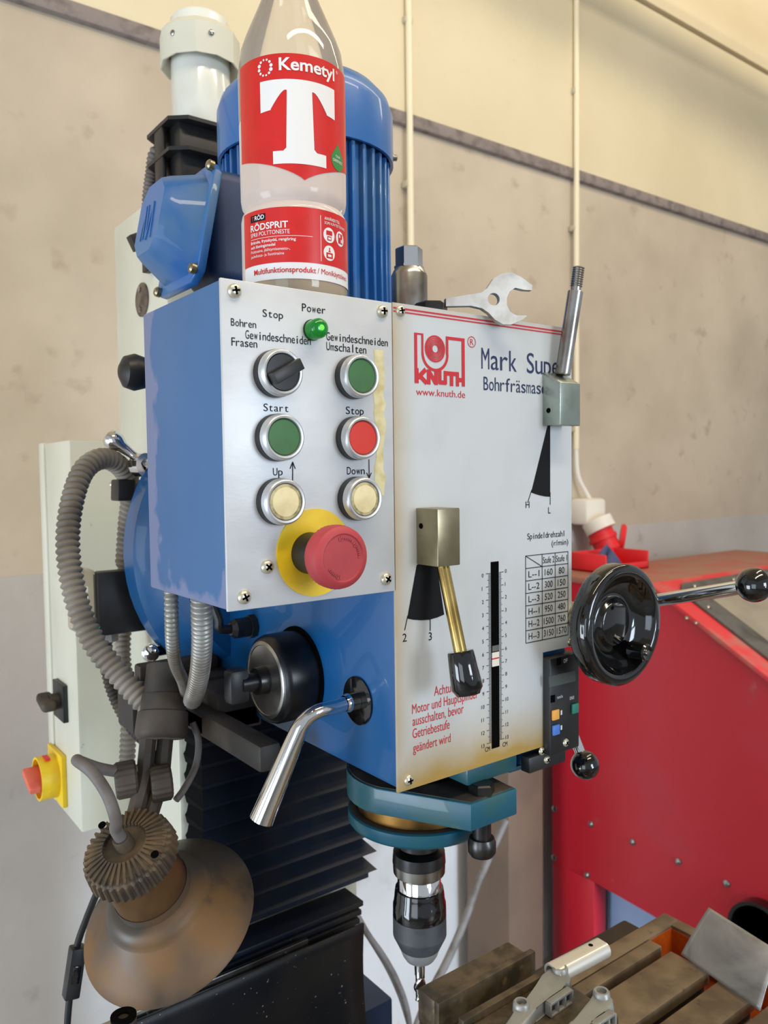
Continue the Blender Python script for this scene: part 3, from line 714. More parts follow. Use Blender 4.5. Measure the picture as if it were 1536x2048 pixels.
# torn strip of old glue
rg = random.Random(7); L_, R_ = [], []
for i in range(17):
    q = i / 16; py = 699 + 290 * q
    if 0.50 < q < 0.58: continue
    L_.append((748 + 3 * q + rg.uniform(-3, 3), py)); R_.append((771 - 1 * q + rg.uniform(-5, 2), py + 2))
for i in range(len(L_) - 1):
    b.poly([at_front(*L_[i], 0.00012), at_front(*L_[i + 1], 0.00012), at_front(*R_[i + 1], 0.00012), at_front(*R_[i], 0.00012)], 'tape')
panel = b.build('control_panel', mach)
for px, py in ((468.4, 582), (764, 623), (488, 1194), (772, 1157.6), (534, 1133.5)): screw(at_front(px, py), panel, 'panel_screw', 0.0045, random.random())

def button(px, py, cap, lab, r=0.0148, name='push_button'):
    p = onY(px, py, YF - 0.0115); p.y = YF
    b = MB(); b.lathe(p, (0, -1, 0), [(0, 0.0), (0, r), (0.0055, r), (0.0058, r * 0.97), (0.006, 0)], 'black_plastic', 48)
    b.lathe(p, (0, -1, 0), [(0.006, r * 0.985), (0.0092, r * 0.98), (0.0112, r * 0.94), (0.0118, r * 0.88), (0.0115, r * 0.80), (0.0100, r * 0.765), (0.0085, r * 0.765)], 'bezel', 48)
    o = b.build(name, mach); o['label'] = lab
    b = MB()
    if cap == 'selector':
        b.lathe(p, (0, -1, 0), [(0.0085, 0.0), (0.0085, r * 0.76), (0.0108, r * 0.74), (0.0112, 0)], 'black_plastic', 48)
        d = V((math.cos(0.5), 0, math.sin(0.5))); n = V((-d.z, 0, d.x)); c = p + V((0, -0.0145, 0))
        b.obox(c, (d, n, (0, -1, 0)), (r * 0.74, 0.0036, 0.0040), 'black_plastic', 0.0006)
    elif cap == 'cream_cap':
        b.lathe(p, (0, -1, 0), [(0.0085, r * 0.76), (0.0108, r * 0.75), (0.0112, r * 0.62)], 'cream_rim', 48)
        b.lathe(p, (0, -1, 0), [(0.0112, r * 0.62), (0.0114, r * 0.5), (0.0115, 0)], cap, 48)
    else:
        b.lathe(p, (0, -1, 0), [(0.0085, r * 0.755), (0.0102, r * 0.75), (0.0106, r * 0.72), (0.0108, 0)], cap, 48)
    b.build('selector_knob' if cap == 'selector' else 'button_cap', o)
button(567, 744, 'selector', 'black rotary selector at top left', name='selector_switch')
button(725.5, 751.5, 'green_cap', 'green button for thread cutting, top right', 0.0145)
button(570, 874, 'green_cap', 'green start button')
button(727.6, 875.4, 'red_cap', 'red stop button', 0.0146)
button(572.6, 1003.8, 'cream_cap', 'cream up button')
button(731, 997.6, 'cream_cap', 'cream down button', 0.0147)
# power light
p = onY(641, 655.6, YF - 0.010); p.y = YF
b = MB(); b.lathe(p, (0, -1, 0), [(0, 0), (0, 0.0068), (0.001, 0.0068), (0.001, 0.0)], 'black_plastic', 28); pw = b.build('power_light', mach)
b = MB(); b.lathe(p, (0, -1, 0), [(0.001, 0.0064), (0.0085, 0.0064), (0.0105, 0.0055), (0.0115, 0.0035), (0.012, 0)], 'green_glass', 28); b.ball(p + V((0, -0.0105, 0.0)), 0.0022, 'lamp_glow', 12, 8); b.build('green_lens', pw)
# emergency stop
pd = onY(631, 1105, YF - 0.001); pm = onY(685.8, 1115.6, YF - 0.040)
p = V((pd.x, YF, pd.z)); pc = V((p.x * 0.6 + pm.x * 0.4, YF, (pd.z + pm.z) / 2))
pc = V((pm.x, YF, pm.z))
b = MB(); b.lathe(pc, (0, -1, 0), [(0.001, 0), (0.001, 0.0135), (0.012, 0.0125), (0.021, 0.0115), (0.026, 0.0105)], 'black_plastic', 40); es = b.build('emergency_stop', mach)
b = MB(); b.lathe(p, (0, -1, 0), [(0, 0), (0, 0.0285), (0.0012, 0.0285), (0.0012, 0.0)], 'yellow', 56); b.build('warning_disc', es)
def knurl(i, t, r): return 1.0 - (0.018 if i % 2 and 0.026 < t < 0.037 and r > 0.018 else 0)
b = MB(); b.lathe(pc, (0, -1, 0), [(0.024, 0.008), (0.0245, 0.0178), (0.0275, 0.0195), (0.0345, 0.0200), (0.0385, 0.0190), (0.0405, 0.0165), (0.0408, 0.0148), (0.0400, 0.0142), (0.0402, 0.0)], 'estop_red', 96, rf=knurl)
for s in (0.25, 0.95, 1.6):       # raised turn arrows
    for i in range(8):
        a = s * PI * 1.25 + i * 0.11; c = pc + V((0.0118 * math.cos(a), -0.0402, 0.0118 * math.sin(a)))
        b.obox(c, ((-math.sin(a), 0, math.cos(a)), (math.cos(a), 0, math.sin(a)), (0, 1, 0)), (0.0008, 0.0007 if i < 6 else 0.0016 - 0.0006 * (i - 6), 0.0003), 'estop_red')
b.build('mushroom_head', es)

# gear levers
fy = 0.4145
b = MB(); b.box((0.3568, fy, 1.4330), (0.3776, YF, 1.4735), 'olive_steel', 0.0008); gl = b.build('gear_lever', mach); gl['label'] = 'lower gear lever with yellowed rod and black grip'
q = onX(842, 1052, 0.3568); b = MB(); b.lathe(q, (-1, 0, 0), [(0, 0.0020), (0.0003, 0.0020), (0.0003, 0)], 'void', 14); b.build('set_screw', gl)
a0 = onY(884, 1122, fy + 0.011); a1 = onY(921, 1305, 0.405); a2 = onY(937, 1392, 0.3985)
b = MB(); b.cyl(a0, a1, 0.0046, 'brass', seg=24); b.build('rod', gl)
d = (a2 - a1).normalized(); ll = (a2 - a1).length
b = MB(); b.lathe(a1 - d * 0.001, d, [(0, 0), (0, 0.0088), (0.001, 0.0093), (ll * 0.85, 0.0112), (ll * 0.95, 0.0092), (ll, 0.0085), (ll, 0)], 'gloss_black', 32); b.build('grip', gl)
b = MB(); fy2 = 0.4197
b.hull8([(0.4900, fy2, 1.5345), (0.5145, fy2, 1.5345), (0.5145, YF, 1.5352), (0.4900, YF, 1.5352), (0.4900, fy2, 1.5685), (0.5145, fy2, 1.5685), (0.5145, YF, 1.5785), (0.4900, YF, 1.5785)], 'green_steel', 0.0008)
gu = b.build('gear_lever', mach); gu['label'] = 'upper gear lever with bare threaded rod'
q = onX(1097, 821, 0.49); b = MB(); b.lathe(q, (-1, 0, 0), [(0, 0.0021), (0.0003, 0.0021), (0.0003, 0)], 'void', 14); b.build('set_screw', gu)
a0 = onY(1125, 750, 0.4295); a1 = onY(1151, 582, 0.424); a2 = onY(1157, 534, 0.4225); d = (a2 - a1).normalized()
b = MB(); b.cyl(a0, a1, 0.0062, 'steel', seg=24, bev=0.0008); b.cyl(a1, a1 + d * 0.003, 0.0042, 'steel')
ll = (a2 - a1).length; pr = [(0.003, 0)]
for i in range(9): t0 = 0.003 + (ll - 0.003) * i / 9; pr += [(t0, 0.0043), (t0 + (ll - 0.003) / 18, 0.0051)]
pr += [(ll, 0.0040), (ll, 0)]; b.lathe(a1, d, pr, 'steel', 20); b.build('rod', gu, 25)

# digital readout at the right edge of the plate
yd = dx0 / (ray(1101, 1400).x / ray(1101, 1400).y)
G = lambda px, py: onY(px, py, yd)
x1 = G(1159, 1400).x; z1 = G(1101, 1318).z; z0 = G(1104, 1512).z
b = MB(); b.box((dx0, yd, z0), (x1, 0.452, z1), 'black_plastic', 0.0015)
bx0 = onY(1059, 1520, yd + 0.008); b.box((bx0.x, yd + 0.008, G(1100, 1545).z), (x1 - 0.008, 0.448, z0), 'black_plastic', 0.001)
pg = lambda px, py: (lambda p: (lambda a, c: V((p.x + a, yd - 0.0002, p.z + c))))(G(px, py))
dsp = MB(); dsp.poly([G(*q) - V((0, 0.0002, 0)) for q in ((1098, 1375), (1151, 1362), (1150, 1341), (1097, 1353))], 'lcd')
b.poly([G(*q) - V((0, 0.0002, 0)) for q in ((1113, 1331), (1122, 1329), (1122, 1314), (1113, 1317))], 'void'); b.poly([G(*q) - V((0, 0.0002, 0)) for q in ((1101, 1406), (1110, 1404), (1110, 1389), (1101, 1391))], 'void')
write(b, 'OFF', pg(1127, 1326), 0.0032, 'white_print', 0.0048); write(b, 'mm/in', pg(1114, 1398), 0.0026, 'white_print', 0.0068); write(b, 'ON/0', pg(1139, 1400), 0.0026, 'white_print', 0.0056)
for py in (1430, 1460): b.poly([G(*q) - V((0, 0.0002, 0)) for q in ((1121, py), (1124, py - 1), (1124, py - 10), (1121, py - 9))], 'white_print')
ro = b.build('digital_readout', mach); dsp.build('display', ro)
for (px, py, k) in ((1109, 1429, 'orange_cap'), (1110, 1459, 'blue_cap'), (1148, 1416, 'teal_cap')):
    q = G(px, py); b = MB(); b.box((q.x - 0.0040, yd - 0.0022, q.z - 0.0042), (q.x + 0.0040, yd, q.z + 0.0042), k, 0.0008); o = b.build('key', ro); o['label'] = k.split('_')[0] + ' key'
for px, py in ((1083, 1502), (1093, 1519), (1131, 1485)): screw(onY(px, py, yd + 0.0078) if px < 1130 else G(px, py), ro, 'bracket_screw', 0.0034, 0.7)

# hand wheel
wc = onY(1252, 1251, 0.389)
b = MB(); R_ = 0.0492
b.lathe((wc.x, 0.389, wc.z), (0, 1, 0), [(0.0095, 0), (0.0090, 0.0165), (0.0100, 0.0182), (0.0130, 0.0192), (0.0145, 0.0225), (0.0140, 0.027), (0.0110, 0.033), (0.0060, 0.0375), (0.0015, 0.0395), (0.0, 0.0415), (0.0003, 0.0470), (0.0025, R_), (0.0155, R_), (0.018, R_ - 0.002), (0.018, 0.018), (0.026, 0.016), (0.026, 0)], 'gloss_black', 72)
wh = b.build('hand_wheel', mach, 50)
q = onY(1282, 1303, 0.389); b = MB(); b.lathe((q.x, 0.398, q.z), (0, -1, 0), [(0, 0.0075), (0.010, 0.0068), (0.014, 0.0072), (0.0155, 0.0060), (0.0145, 0.0030), (0.0145, 0)], 'gloss_black', 24); b.lathe((q.x, 0.398, q.z), (0, -1, 0), [(0.0146, 0.0026), (0.0160, 0.0022), (0.0162, 0)], 'steel', 14); b.build('crank_grip', wh)
b = MB(); b.cyl((wc.x, 0.415, wc.z), (wc.x, 0.47, wc.z), 0.0125, 'olive_steel'); b.build('wheel_shaft', wh)
# quill feed lever hub with ball-ended spokes
FX = 0.60
p1 = onX(1508, 1170, FX); p2 = onX(1325, 1199, FX); dd = (p1 - p2).normalized(); hub = p2 - dd * ((0.555 - p2.y) / abs(dd.y))
b = MB(); b.cyl((0.5225, hub.y, hub.z), (FX + 0.012, hub.y, hub.z), 0.022, 'dark_steel', bev=0.002); hb = b.build('feed_hub', mach)
e2 = onX(1170, 1530, FX)
for e in (p1, e2, hub + (hub - p1).normalized() * 0.17 + V((0, 0, 0.06))):
    d = (e - hub).normalized()
    b = MB(); b.cyl(hub + d * 0.018, e - d * 0.006, 0.0056 if e is p1 else 0.0050, 'chrome'); sp = b.build('feed_lever', hb)
    b = MB(); b.ball(e, 0.0136, 'gloss_black', 32, 18, axis=d); b.build('ball_knob', hb)

# spindle motor
zr = onY(788, 378, 0.66).z; zr = 1.803
b = MB(); r0 = 0.0765
b.lathe((MX, MY, 1.6125), (0, 0, 1), [(0, 0), (0, 0.066), (0.02, 0.07), (0.02, r0), (zr - 1.6125 + 0.02, r0), (zr - 1.6125 + 0.02, 0)], 'blue_motor', 64)
for i in range(40):
    a = 2 * PI * i / 40; d = V((math.cos(a), math.sin(a), 0))
    b.obox(V((MX, MY, (1.64 + zr) / 2)) + d * (r0 + 0.0025), (d, d.cross(V((0, 0, 1))), (0, 0, 1)), (0.0042, 0.0019, (zr - 1.64) / 2), 'blue_motor', 0.0008, 1)
mo = b.build('spindle_motor', mach)
b = MB(); R_ = 0.0868; zh = onY(700, 125, 0.62).z - zr
b.lathe((MX, MY, zr), (0, 0, 1), [(0.004, R_ - 0.003), (0.0, R_ - 0.003), (0, R_), (zh - 0.03, R_), (zh - 0.018, R_ - 0.004), (zh - 0.007, R_ - 0.014), (zh, R_ - 0.03), (zh + 0.002, 0)], 'blue_motor', 72); b.build('fan_cowl', mo, 50)
for an in (-30, 210):
    a = math.radians(an); d = V((math.cos(a), math.sin(a), 0)); b = MB(); b.lathe(V((MX, MY, zr + 0.013)) + d * (R_ - 0.0005), d, [(0, 0.005), (0.001, 0.005), (0.001, 0.0032), (0.005, 0.003), (0.006, 0)], 'steel', 14); b.build('cowl_screw', mo)
b = MB(); b.box((0.30, 0.640, 1.665), (0.37, 0.705, 1.765), 'navy', 0.012, 3); b.build('terminal_neck', mo)
# terminal box, tilted on the motor side
T = onY(441, 320, 0.62); Bt = onY(399, 563, 0.62); u = (T - Bt).normalized(); n = V((-u.z, 0, u.x)); L_ = (T - Bt).length
wv = V((0, 1, 0)); c0 = (T + Bt) / 2
def tb_poly(h, w_, k): return [(-h, k), (-h + k, 0), (h - k, 0), (h, k), (h, w_ - k), (h - k, w_), (-h + k, w_), (-h, w_ - k)]
b = MB(); b.prism(tb_poly(L_ / 2, 0.088, 0.010), c0 - n * 0.004, u, wv, n, 0.008, 'blue_motor', 0.0015)
base = tb_poly(L_ / 2 - 0.008, 0.076, 0.012); topp = tb_poly(L_ / 2 - 0.018, 0.060, 0.014)
A = [c0 + n * 0.003 + u * a_ + wv * (c_ + 0.006) for a_, c_ in base]; Bq = [c0 + n * 0.030 + u * a_ + wv * (c_ + 0.014) for a_, c_ in topp]; Bq2 = [c0 + n * 0.036 + (u * a_ * 0.9) + wv * (0.014 + 0.03 + (c_ - 0.03) * 0.88) for a_, c_ in topp]
fs = [(i, (i + 1) % 8, 8 + (i + 1) % 8, 8 + i) for i in range(8)] + [(8 + i, 8 + (i + 1) % 8, 16 + (i + 1) % 8, 16 + i) for i in range(8)] + [tuple(range(16, 24))]
tb = bmesh.new(); vv = [tb.verts.new(p) for p in A + Bq + Bq2]
for f in fs: tb.faces.new([vv[i] for i in f])
b.merge(tb, 'blue_motor')
for i, (a_, c_, a2_, c2_) in enumerate(((-0.02, 0.02, 0.012, 0.024), (0.012, 0.024, -0.02, 0.030), (-0.02, 0.030, 0.012, 0.036), (0.012, 0.040, -0.018, 0.038), (-0.018, 0.044, 0.012, 0.040))):
    P0 = c0 + n * 0.0362 + u * a_ + wv * (c_ + 0.012); P1 = c0 + n * 0.0362 + u * a2_ + wv * (c2_ + 0.012)
    b.obox((P0 + P1) / 2, (P1 - P0, n, (P1 - P0).cross(n)), ((P1 - P0).length / 2, 0.0008, 0.0008), 'blue_motor')
lid = b.build('terminal_box', mo, 50)
for a_, c_ in ((L_ / 2 - 0.006, 0.004), (-L_ / 2 + 0.010, 0.004), (-L_ / 2 + 0.004, 0.078), (L_ / 2 - 0.006, 0.080)):
    b = MB(); b.lathe(c0 + n * 0.004 + u * a_ + wv * c_, n, [(0, 0.0044), (0.004, 0.0044), (0.0055, 0.003), (0.0055, 0)], 'olive_steel', 14); b.build('lid_screw', mo)

# drawbar cap and bolts on the head
zt_ = 1.6125
b = MB(); b.lathe((SPX - 0.004, SPY, zt_), (0, 0, 1), [(0, 0), (0, 0.0152), (0.050, 0.0152), (0.0535, 0.0135), (0.056, 0.0120), (0.056, 0)], 'steel', 36)
b.lathe((SPX - 0.004, SPY, zt_), (0, 0, 1), [(0.056, 0.0126), (0.058, 0.0126), (0.058, 0.0115), (0.072, 0.0115), (0.073, 0.0105), (0.073, 0)], 'chrome', 6); b.build('drawbar_cap', mach, 30)
q = onY(862, 612, 0.462); b = MB(); b.lathe((q.x, 0.462, zt_), (0, 0, 1), [(0, 0), (0, 0.017), (0.003, 0.017), (0.003, 0.0125), (0.0125, 0.0125), (0.0138, 0.011), (0.0138, 0)], 'dark_steel', 6); b.build('hex_bolt', mach, 30)
q = onY(733, 575, 0.60); b = MB(); b.lathe((q.x, 0.60, zt_), (0, 0, 1), [(0, 0), (0, 0.012), (0.004, 0.012), (0.012, 0.010), (0.012, 0)], 'black_plastic', 20); b.lathe((q.x, 0.60, zt_), (0, 0, 1), [(0.012, 0.0085), (0.026, 0.0085), (0.0275, 0.007), (0.0275, 0)], 'dark_steel', 6); b.build('hex_bolt', mach, 30)

# quill end, depth ring, spindle nose
zq = lambda py: onY(838, py, SPY).z
b = MB(); b.lathe((SPX, SPY, 1.272), (0, 0, -1), [(0, 0), (0, 0.050), (0.012, 0.050), (0.012, 0.046), (0.026, 0.046)], 'void', 48); b.build('quill', mach)
z1, z0 = zq(1575), zq(1638)
za_ = onY(705, 1575, SPY).z; zb_ = onY(706, 1620, SPY).z
b = MB()
arc_ = [(0.062 * math.cos(a), 0.062 * math.sin(a)) for a in [math.radians(x) for x in range(0, 199, 9)]]
poly_ = [(-0.021, -0.089), (0.0285, -0.089), (0.0285, -0.060), (0.045, -0.045)] + arc_
b.prism(poly_, (SPX, SPY, 1.2245), (1, 0, 0), (0, 1, 0), (0, 0, 1), 0.0215, 'teal', 0.0012); b.prism([(-0.019, -0.087), (0.0265, -0.087), (0.0265, -0.060), (0.043, -0.045)] + [(x * 0.965, y * 0.965) for x, y in arc_], (SPX, SPY, 1.2460), (1, 0, 0), (0, 1, 0), (0, 0, 1), 0.0008, 'dusty_black'); qc = b.build('depth_ring', mach)
bq = onZ(963, 1584, 1.2468)
b = MB(); b.lathe((bq.x, bq.y, 1.2466), (0, 0, 1), [(0, 0), (0, 0.0105), (0.007, 0.0105), (0.008, 0.009), (0.008, 0)], 'dark_steel', 6); b.build('hex_bolt', qc, 30)
b = MB(); b.lathe((bq.x, bq.y, 1.2245), (0, 0, -1), [(0, 0), (0, 0.0075), (0.014, 0.0075), (0.014, 0.0098), (0.018, 0.0112), (0.025, 0.0112), (0.028, 0.0095), (0.028, 0)], 'dark_steel', 28); b.build('stop_screw', qc)
b = MB(); b.lathe((SPX, SPY, 1.2245), (0, 0, -1), [(0, 0.040), (0.0, 0.053), (0.0125, 0.053), (0.0125, 0.04)], 'oily_brass', 48); b.build('brass_sleeve', mach)
b = MB(); b.lathe((SPX, SPY, 1.2118), (0, 0, -1), [(0.0, 0.0595), (0.0012, 0.0612), (0.0095, 0.0612), (0.0125, 0.059), (0.0235, 0.038), (0.0255, 0.030), (0.0255, 0)], 'teal', 56); b.lathe((SPX, SPY, 1.2118), (0, 0, -1), [(0.003, 0.03), (0.0, 0.054), (0.0, 0.0595)], 'dusty_black', 56); b.build('quill_nose', mach)
b = MB(); b.lathe((SPX, SPY, 1.187), (0, 0, -1), [(0, 0.018), (0.0125, 0.018), (0.0125, 0.0)], 'dark_steel', 32); b.build('spindle', mach)
# teal clamp block and blue lug under the plate
t0 = onY(935, 1574, 0.447); t1 = onY(1035, 1544, 0.447)
b = MB(); b.box((t0.x, 0.447, t0.z), (t1.x, 0.505, 1.271), 'teal', 0.002); b.build('clamp_block', mach)
t0 = onY(1040, 1540, 0.455); b = MB(); b.box((t0.x, 0.455, t0.z + 0.004), (0.5225, 0.60, 1.272), 'blue', 0.001); b.box((t0.x - 0.012, 0.455, t0.z), (0.5225, 0.60, t0.z + 0.004), 'teal', 0.0008); b.build('head_lug', mach)

# micro feed drum, crank lever, cable gland on the head's side
HX = 0.3395
b = MB(); b.lathe((HX, 0.577, 1.329), (-1, 0, 0), [(0, 0), (0, 0.0405), (0.001, 0.0405), (0.001, 0.037)], 'void', 48)
b.lathe((HX, 0.577, 1.329), (-1, 0, 0), [(0.001, 0.037), (0.026, 0.037), (0.030, 0.0355), (0.0325, 0.032)], 'dark_steel', 64); b.lathe((HX, 0.577, 1.329), (-1, 0, 0), [(0.0325, 0.032), (0.0332, 0.029), (0.0325, 0.0285), (0.0328, 0)], 'steel', 64); dr = b.build('feed_drum', mach, 50)
b = MB(); b.lathe((HX - 0.0328, 0.577, 1.329), (-1, 0, 0), [(0, 0.012), (0.008, 0.011), (0.008, 0.0075), (0.022, 0.0075), (0.022, 0)], 'dark_steel', 28); b.obox((HX - 0.057, 0.579, 1.328), ((1, 0, 0), (0, 1, 0), (0, 0, 1)), (0.009, 0.0075, 0.014), 'black_plastic', 0.004); b.build('drum_knob', dr)
lc = onX(717, 1401, HX)
b = MB(); b.lathe(lc, (-1, 0, 0), [(0, 0), (0, 0.0185), (0.0015, 0.0185), (0.0018, 0.017), (0.0018, 0)], 'gloss_black', 44); cl = b.build('crank_lever', mach)
k0 = V((HX - 0.002, lc.y, lc.z)); k1 = onY(632, 1424, 0.489); k2 = onY(606, 1446, 0.492); k3 = onY(590, 1478, 0.495); k4 = onY(523, 1640, 0.507)
b = MB(); b.lathe(k0, (-1, 0, 0), [(0, 0), (0, 0.0068), (0.006, 0.0068), (0.008, 0.0072), (0.011, 0.0060)], 'chrome', 28)
b.tube([k0 + V((-0.008, 0, 0)), k0 * 0.5 + k1 * 0.5, k1, k2, k3, k3 * 0.5 + k4 * 0.5, k4], 0.0058, 'chrome', 28, 10, rf=lambda i, t, L: 0.95 + 0.62 * max(0, (t - 0.45) / 0.55)); b.build('lever_arm', cl, 50)
gp = onX(508, 1252, HX)
b = MB(); b.lathe((HX, gp.y, gp.z), (-1, 0, 0), [(0, 0), (0, 0.011), (0.006, 0.011), (0.006, 0.0092), (0.020, 0.0092), (0.024, 0.006), (0.024, 0)], 'black_plastic', 8)
g1 = V((HX - 0.022, gp.y, gp.z)); b.tube([g1, g1 + V((-0.012, 0, 0.002)), onY(437, 1238, gp.y), onY(425, 1205, gp.y + 0.005), onY(422, 1180, gp.y + 0.005)], 0.0042, 'black_cable', 10); b.build('cable_gland', mach, 30)

# black ball lever behind the control box, chrome locking lever on the column
q = onY(273, 745, 0.66); b = MB(); b.lathe(q + V((0.012, 0, 0)), (-1, 0, 0), [(0, 0), (0, 0.009), (0.005, 0.013), (0.014, 0.0155), (0.022, 0.013), (0.026, 0.006), (0.027, 0)], 'black_plastic', 28); b.cyl(q + V((0.01, 0, 0)), (0.34, 0.66, q.z), 0.005, 'steel'); b.build('ball_lever', mach)
a0 = onY(228, 881, 0.80); a1 = onY(292, 930, 0.785)
b = MB(); d = (a1 - a0).normalized(); b.lathe(a0 - d * 0.008, d, [(0, 0), (0, 0.007), (0.004, 0.0098), (0.012, 0.0098), (0.018, 0.006), (0.03, 0.0045), ((a1 - a0).length + 0.004, 0.0045), ((a1 - a0).length + 0.012, 0.009)], 'chrome', 24)
b.lathe(a1 + V((-0.004, 0.0, 0)), (0.3, -0.9, 0), [(-0.006, 0.006), (-0.006, 0.012), (0.006, 0.012), (0.006, 0.006)], 'chrome', 24, closed=True); b.cyl(a1, a1 + V((0.03, 0.01, -0.01)), 0.006, 'chrome'); b.build('locking_lever', mach)
for k, (px, py) in enumerate(((302, 1305), (289, 1358))):
    q = onY(px, py, 0.77); b = MB(); b.lathe(q, (-0.4, -0.9, 0), [(-0.02, 0.006), (0, 0.006), (0, 0.0085), (0.005, 0.0085), (0.007, 0.006), (0.007, 0)], 'chrome', 20); b.cyl(q, (0.33, 0.775, q.z), 0.005, 'dark_steel'); b.build('clamp_screw', mach)

# limit switch with a clear window
ls0 = onY(194, 1145, 0.80); ls1 = onY(290, 1262, 0.80)
b = MB(); b.box((ls0.x, 0.80, ls1.z), (0.313, 0.816, ls0.z), 'black_plastic', 0.003)
gl0 = onY(216, 1265, 0.82); b.lathe((gl0.x, 0.82, ls1.z), (0, 0, -1), [(-0.003, 0.0), (-0.003, 0.011), (0.009, 0.011), (0.0095, 0.0)], 'steel', 8); lsw = b.build('limit_switch', mach)
wl = onY(159, 1150, 0.80); b = MB(); b.box((wl.x, 0.803, ls1.z + 0.002), (ls0.x, 0.85, ls0.z + 0.003), 'clear_window', 0.004); b.build('switch_window', lsw)
b = MB(); c_ = onY(176, 1235, 0.798)
b.box((wl.x + 0.004, 0.846, ls1.z + 0.006), (ls0.x, 0.849, ls0.z - 0.004), 'cream'); b.build('back_plate', lsw)
b = MB(); b.tube([(c_.x - 0.006, 0.8015, c_.z + 0.012), (c_.x, 0.8010, c_.z - 0.004), (c_.x + 0.012, 0.8015, c_.z - 0.012)], 0.0014, 'wire_green', 8); b.build('wire', lsw); b = MB(); b.tube([(c_.x - 0.008, 0.8012, c_.z + 0.0), (c_.x - 0.002, 0.8006, c_.z - 0.010), (c_.x + 0.012, 0.8015, c_.z - 0.020)], 0.0013, 'wire_yellow', 8); b.build('wire', lsw)

# corrugated hoses
Y_ = lambda *l: [onY(px, py, y) for px, py, y in l]
b = MB(); b.hose(Y_((325, 1440, 0.665), (290, 1405, 0.68), (235, 1345, 0.70), (188, 1285, 0.715), (153, 1200, 0.73), (136, 1100, 0.745), (143, 1010, 0.76), (168, 940, 0.775), (208, 917, 0.79), (245, 938, 0.805), (262, 980, 0.82), (256, 1050, 0.84), (250, 1130, 0.855)), 0.0101, 'conduit', 0.0062); b.hose(Y_((250, 1130, 0.855), (247, 1250, 0.86), (246, 1320, 0.85), (258, 1400, 0.84), (256, 1480, 0.84), (252, 1570, 0.84)), 0.0082, 'conduit', 0.0058); h1 = b.build('corrugated_hose', mach, 60); h1['label'] = 'dusty grey corrugated hose looping beside the cabinet'
b = MB(); b.hose(Y_((213, 1275, 0.82), (214, 1340, 0.82), (232, 1400, 0.81), (262, 1452, 0.79), (300, 1490, 0.76)), 0.0060, 'dusty_black', 0.0045); b.build('corrugated_hose', mach, 60)['label'] = 'thin dark corrugated hose below the limit switch'
b = MB(); b.hose([*Y_((342, 1160, 0.548), (343, 1230, 0.552), (345, 1290, 0.57), (352, 1330, 0.60), (366, 1362, 0.63), (372, 1385, 0.65))], 0.0049, 'conduit_new', 0.0042); b.build('corrugated_hose', mach, 60)['label'] = 'thin hose under the control box'
b = MB(); b.hose([*Y_((402, 1175, 0.522), (404, 1240, 0.53), (404, 1290, 0.545), (400, 1340, 0.57), (392, 1380, 0.60), (385, 1400, 0.63))], 0.0074, 'conduit_new', 0.0042); b.build('corrugated_hose', mach, 60)['label'] = 'thick hose under the control box'

q = onY(246, 980, 0.812); b = MB(); b.obox(q, ((1, 0, 0), (0, 1, 0), (0.05, 0, 1)), (0.009, 0.012, 0.011), 'black_plastic', 0.002); b.build('hose_clip', mach)
# iron arm that carries the lamp
zb_ = 1.262
b = MB()
b.box((0.286, 0.548, 1.2630), (0.306, 0.742, 1.2855), 'bracket', 0.004)
b.box((0.238, 0.700, 1.2640), (0.345, 0.742, 1.3060), 'bracket', 0.004); b.box((0.300, 0.655, 1.2640), (0.345, 0.742, 1.3020), 'bracket', 0.003); b.box((0.255, 0.725, 1.30), (0.335, 0.742, 1.3200), 'bracket', 0.003)
b.box((0.286, 0.700, 1.2640), (0.345, 0.655, 1.2850), 'bracket', 0.002); b.lathe((0.2995, 0.690, 1.2955), (-1, 0, 0), [(-0.004, 0.006), (0.002, 0.006), (0.005, 0.004), (0.0055, 0)], 'steel', 16)
b.build('lamp_arm', mach)

# bellows on the column and the folded way cover under them
b = MB(); zt_, zb2 = 1.262, 1.022; nP = 11
x0, x1 = 0.318, 0.5335
pro = []
for i in range(nP):
    z = zt_ - (zt_ - zb2) * i / nP; st = (zt_ - zb2) / nP
    pro += [(0.752, z, 0.008), (0.734, z - st * 0.5, 0.0)]
pro.append((0.752, zb2, 0.008))
for (ya, za, ia), (yb_, zb3, ib) in zip(pro, pro[1:]):
    b.poly([(x0 + ia, ya, za), (x1 - ia, ya, za), (x1 - ib, yb_, zb3), (x0 + ib, yb_, zb3)], 'bellows')
    for sx, x, i1, i2 in ((1, x0, ia, ib), (-1, x1, -ia, -ib)):
        b.poly([(x + i1, ya, za), (x + i2, yb_, zb3), (x + i2 * 0.3, 0.79, zb3), (x + i1 * 0.3, 0.79, za)], 'cloth_edge')
b.box((x0, 0.752, zb2 - 0.006), (x1, 0.79, zb2), 'bellows'); b.build('bellows', mach, 20)
b = MB()
for i in range(6): b.box((0.315, 0.722 - 0.002 * i, 1.010 - 0.008 * i - 0.006), (0.505 - 0.004 * i, 0.76, 1.010 - 0.008 * i), 'bellows', 0.001)
b.build('way_cover', mach)
b = MB(); q = onY(727, 1846, 0.70); xg = q.x; zg = q.z
b.grid(lambda u, v: V((0.02 + (xg - 0.02) * u + 0.004 * math.sin(v * PI) * u - 0.006 * v * u, 0.70 + 0.012 * math.sin(v * 2.4) - 0.03 * v * v, zg - 0.16 * v)), 16, 12, 'guard')
gd = b.build('chip_guard', mach, solid=0.003)
b = MB(); b.box((0.20, 0.7035, zg - 0.002), (0.42, 0.708, zg + 0.006), 'steel', 0.001); b.build('clamp_strip', gd)
b = MB(); b.box((0.33, 0.40, 0.12), (0.52, 0.775, 0.80), 'navy', 0.004); b.build('saddle', mach)
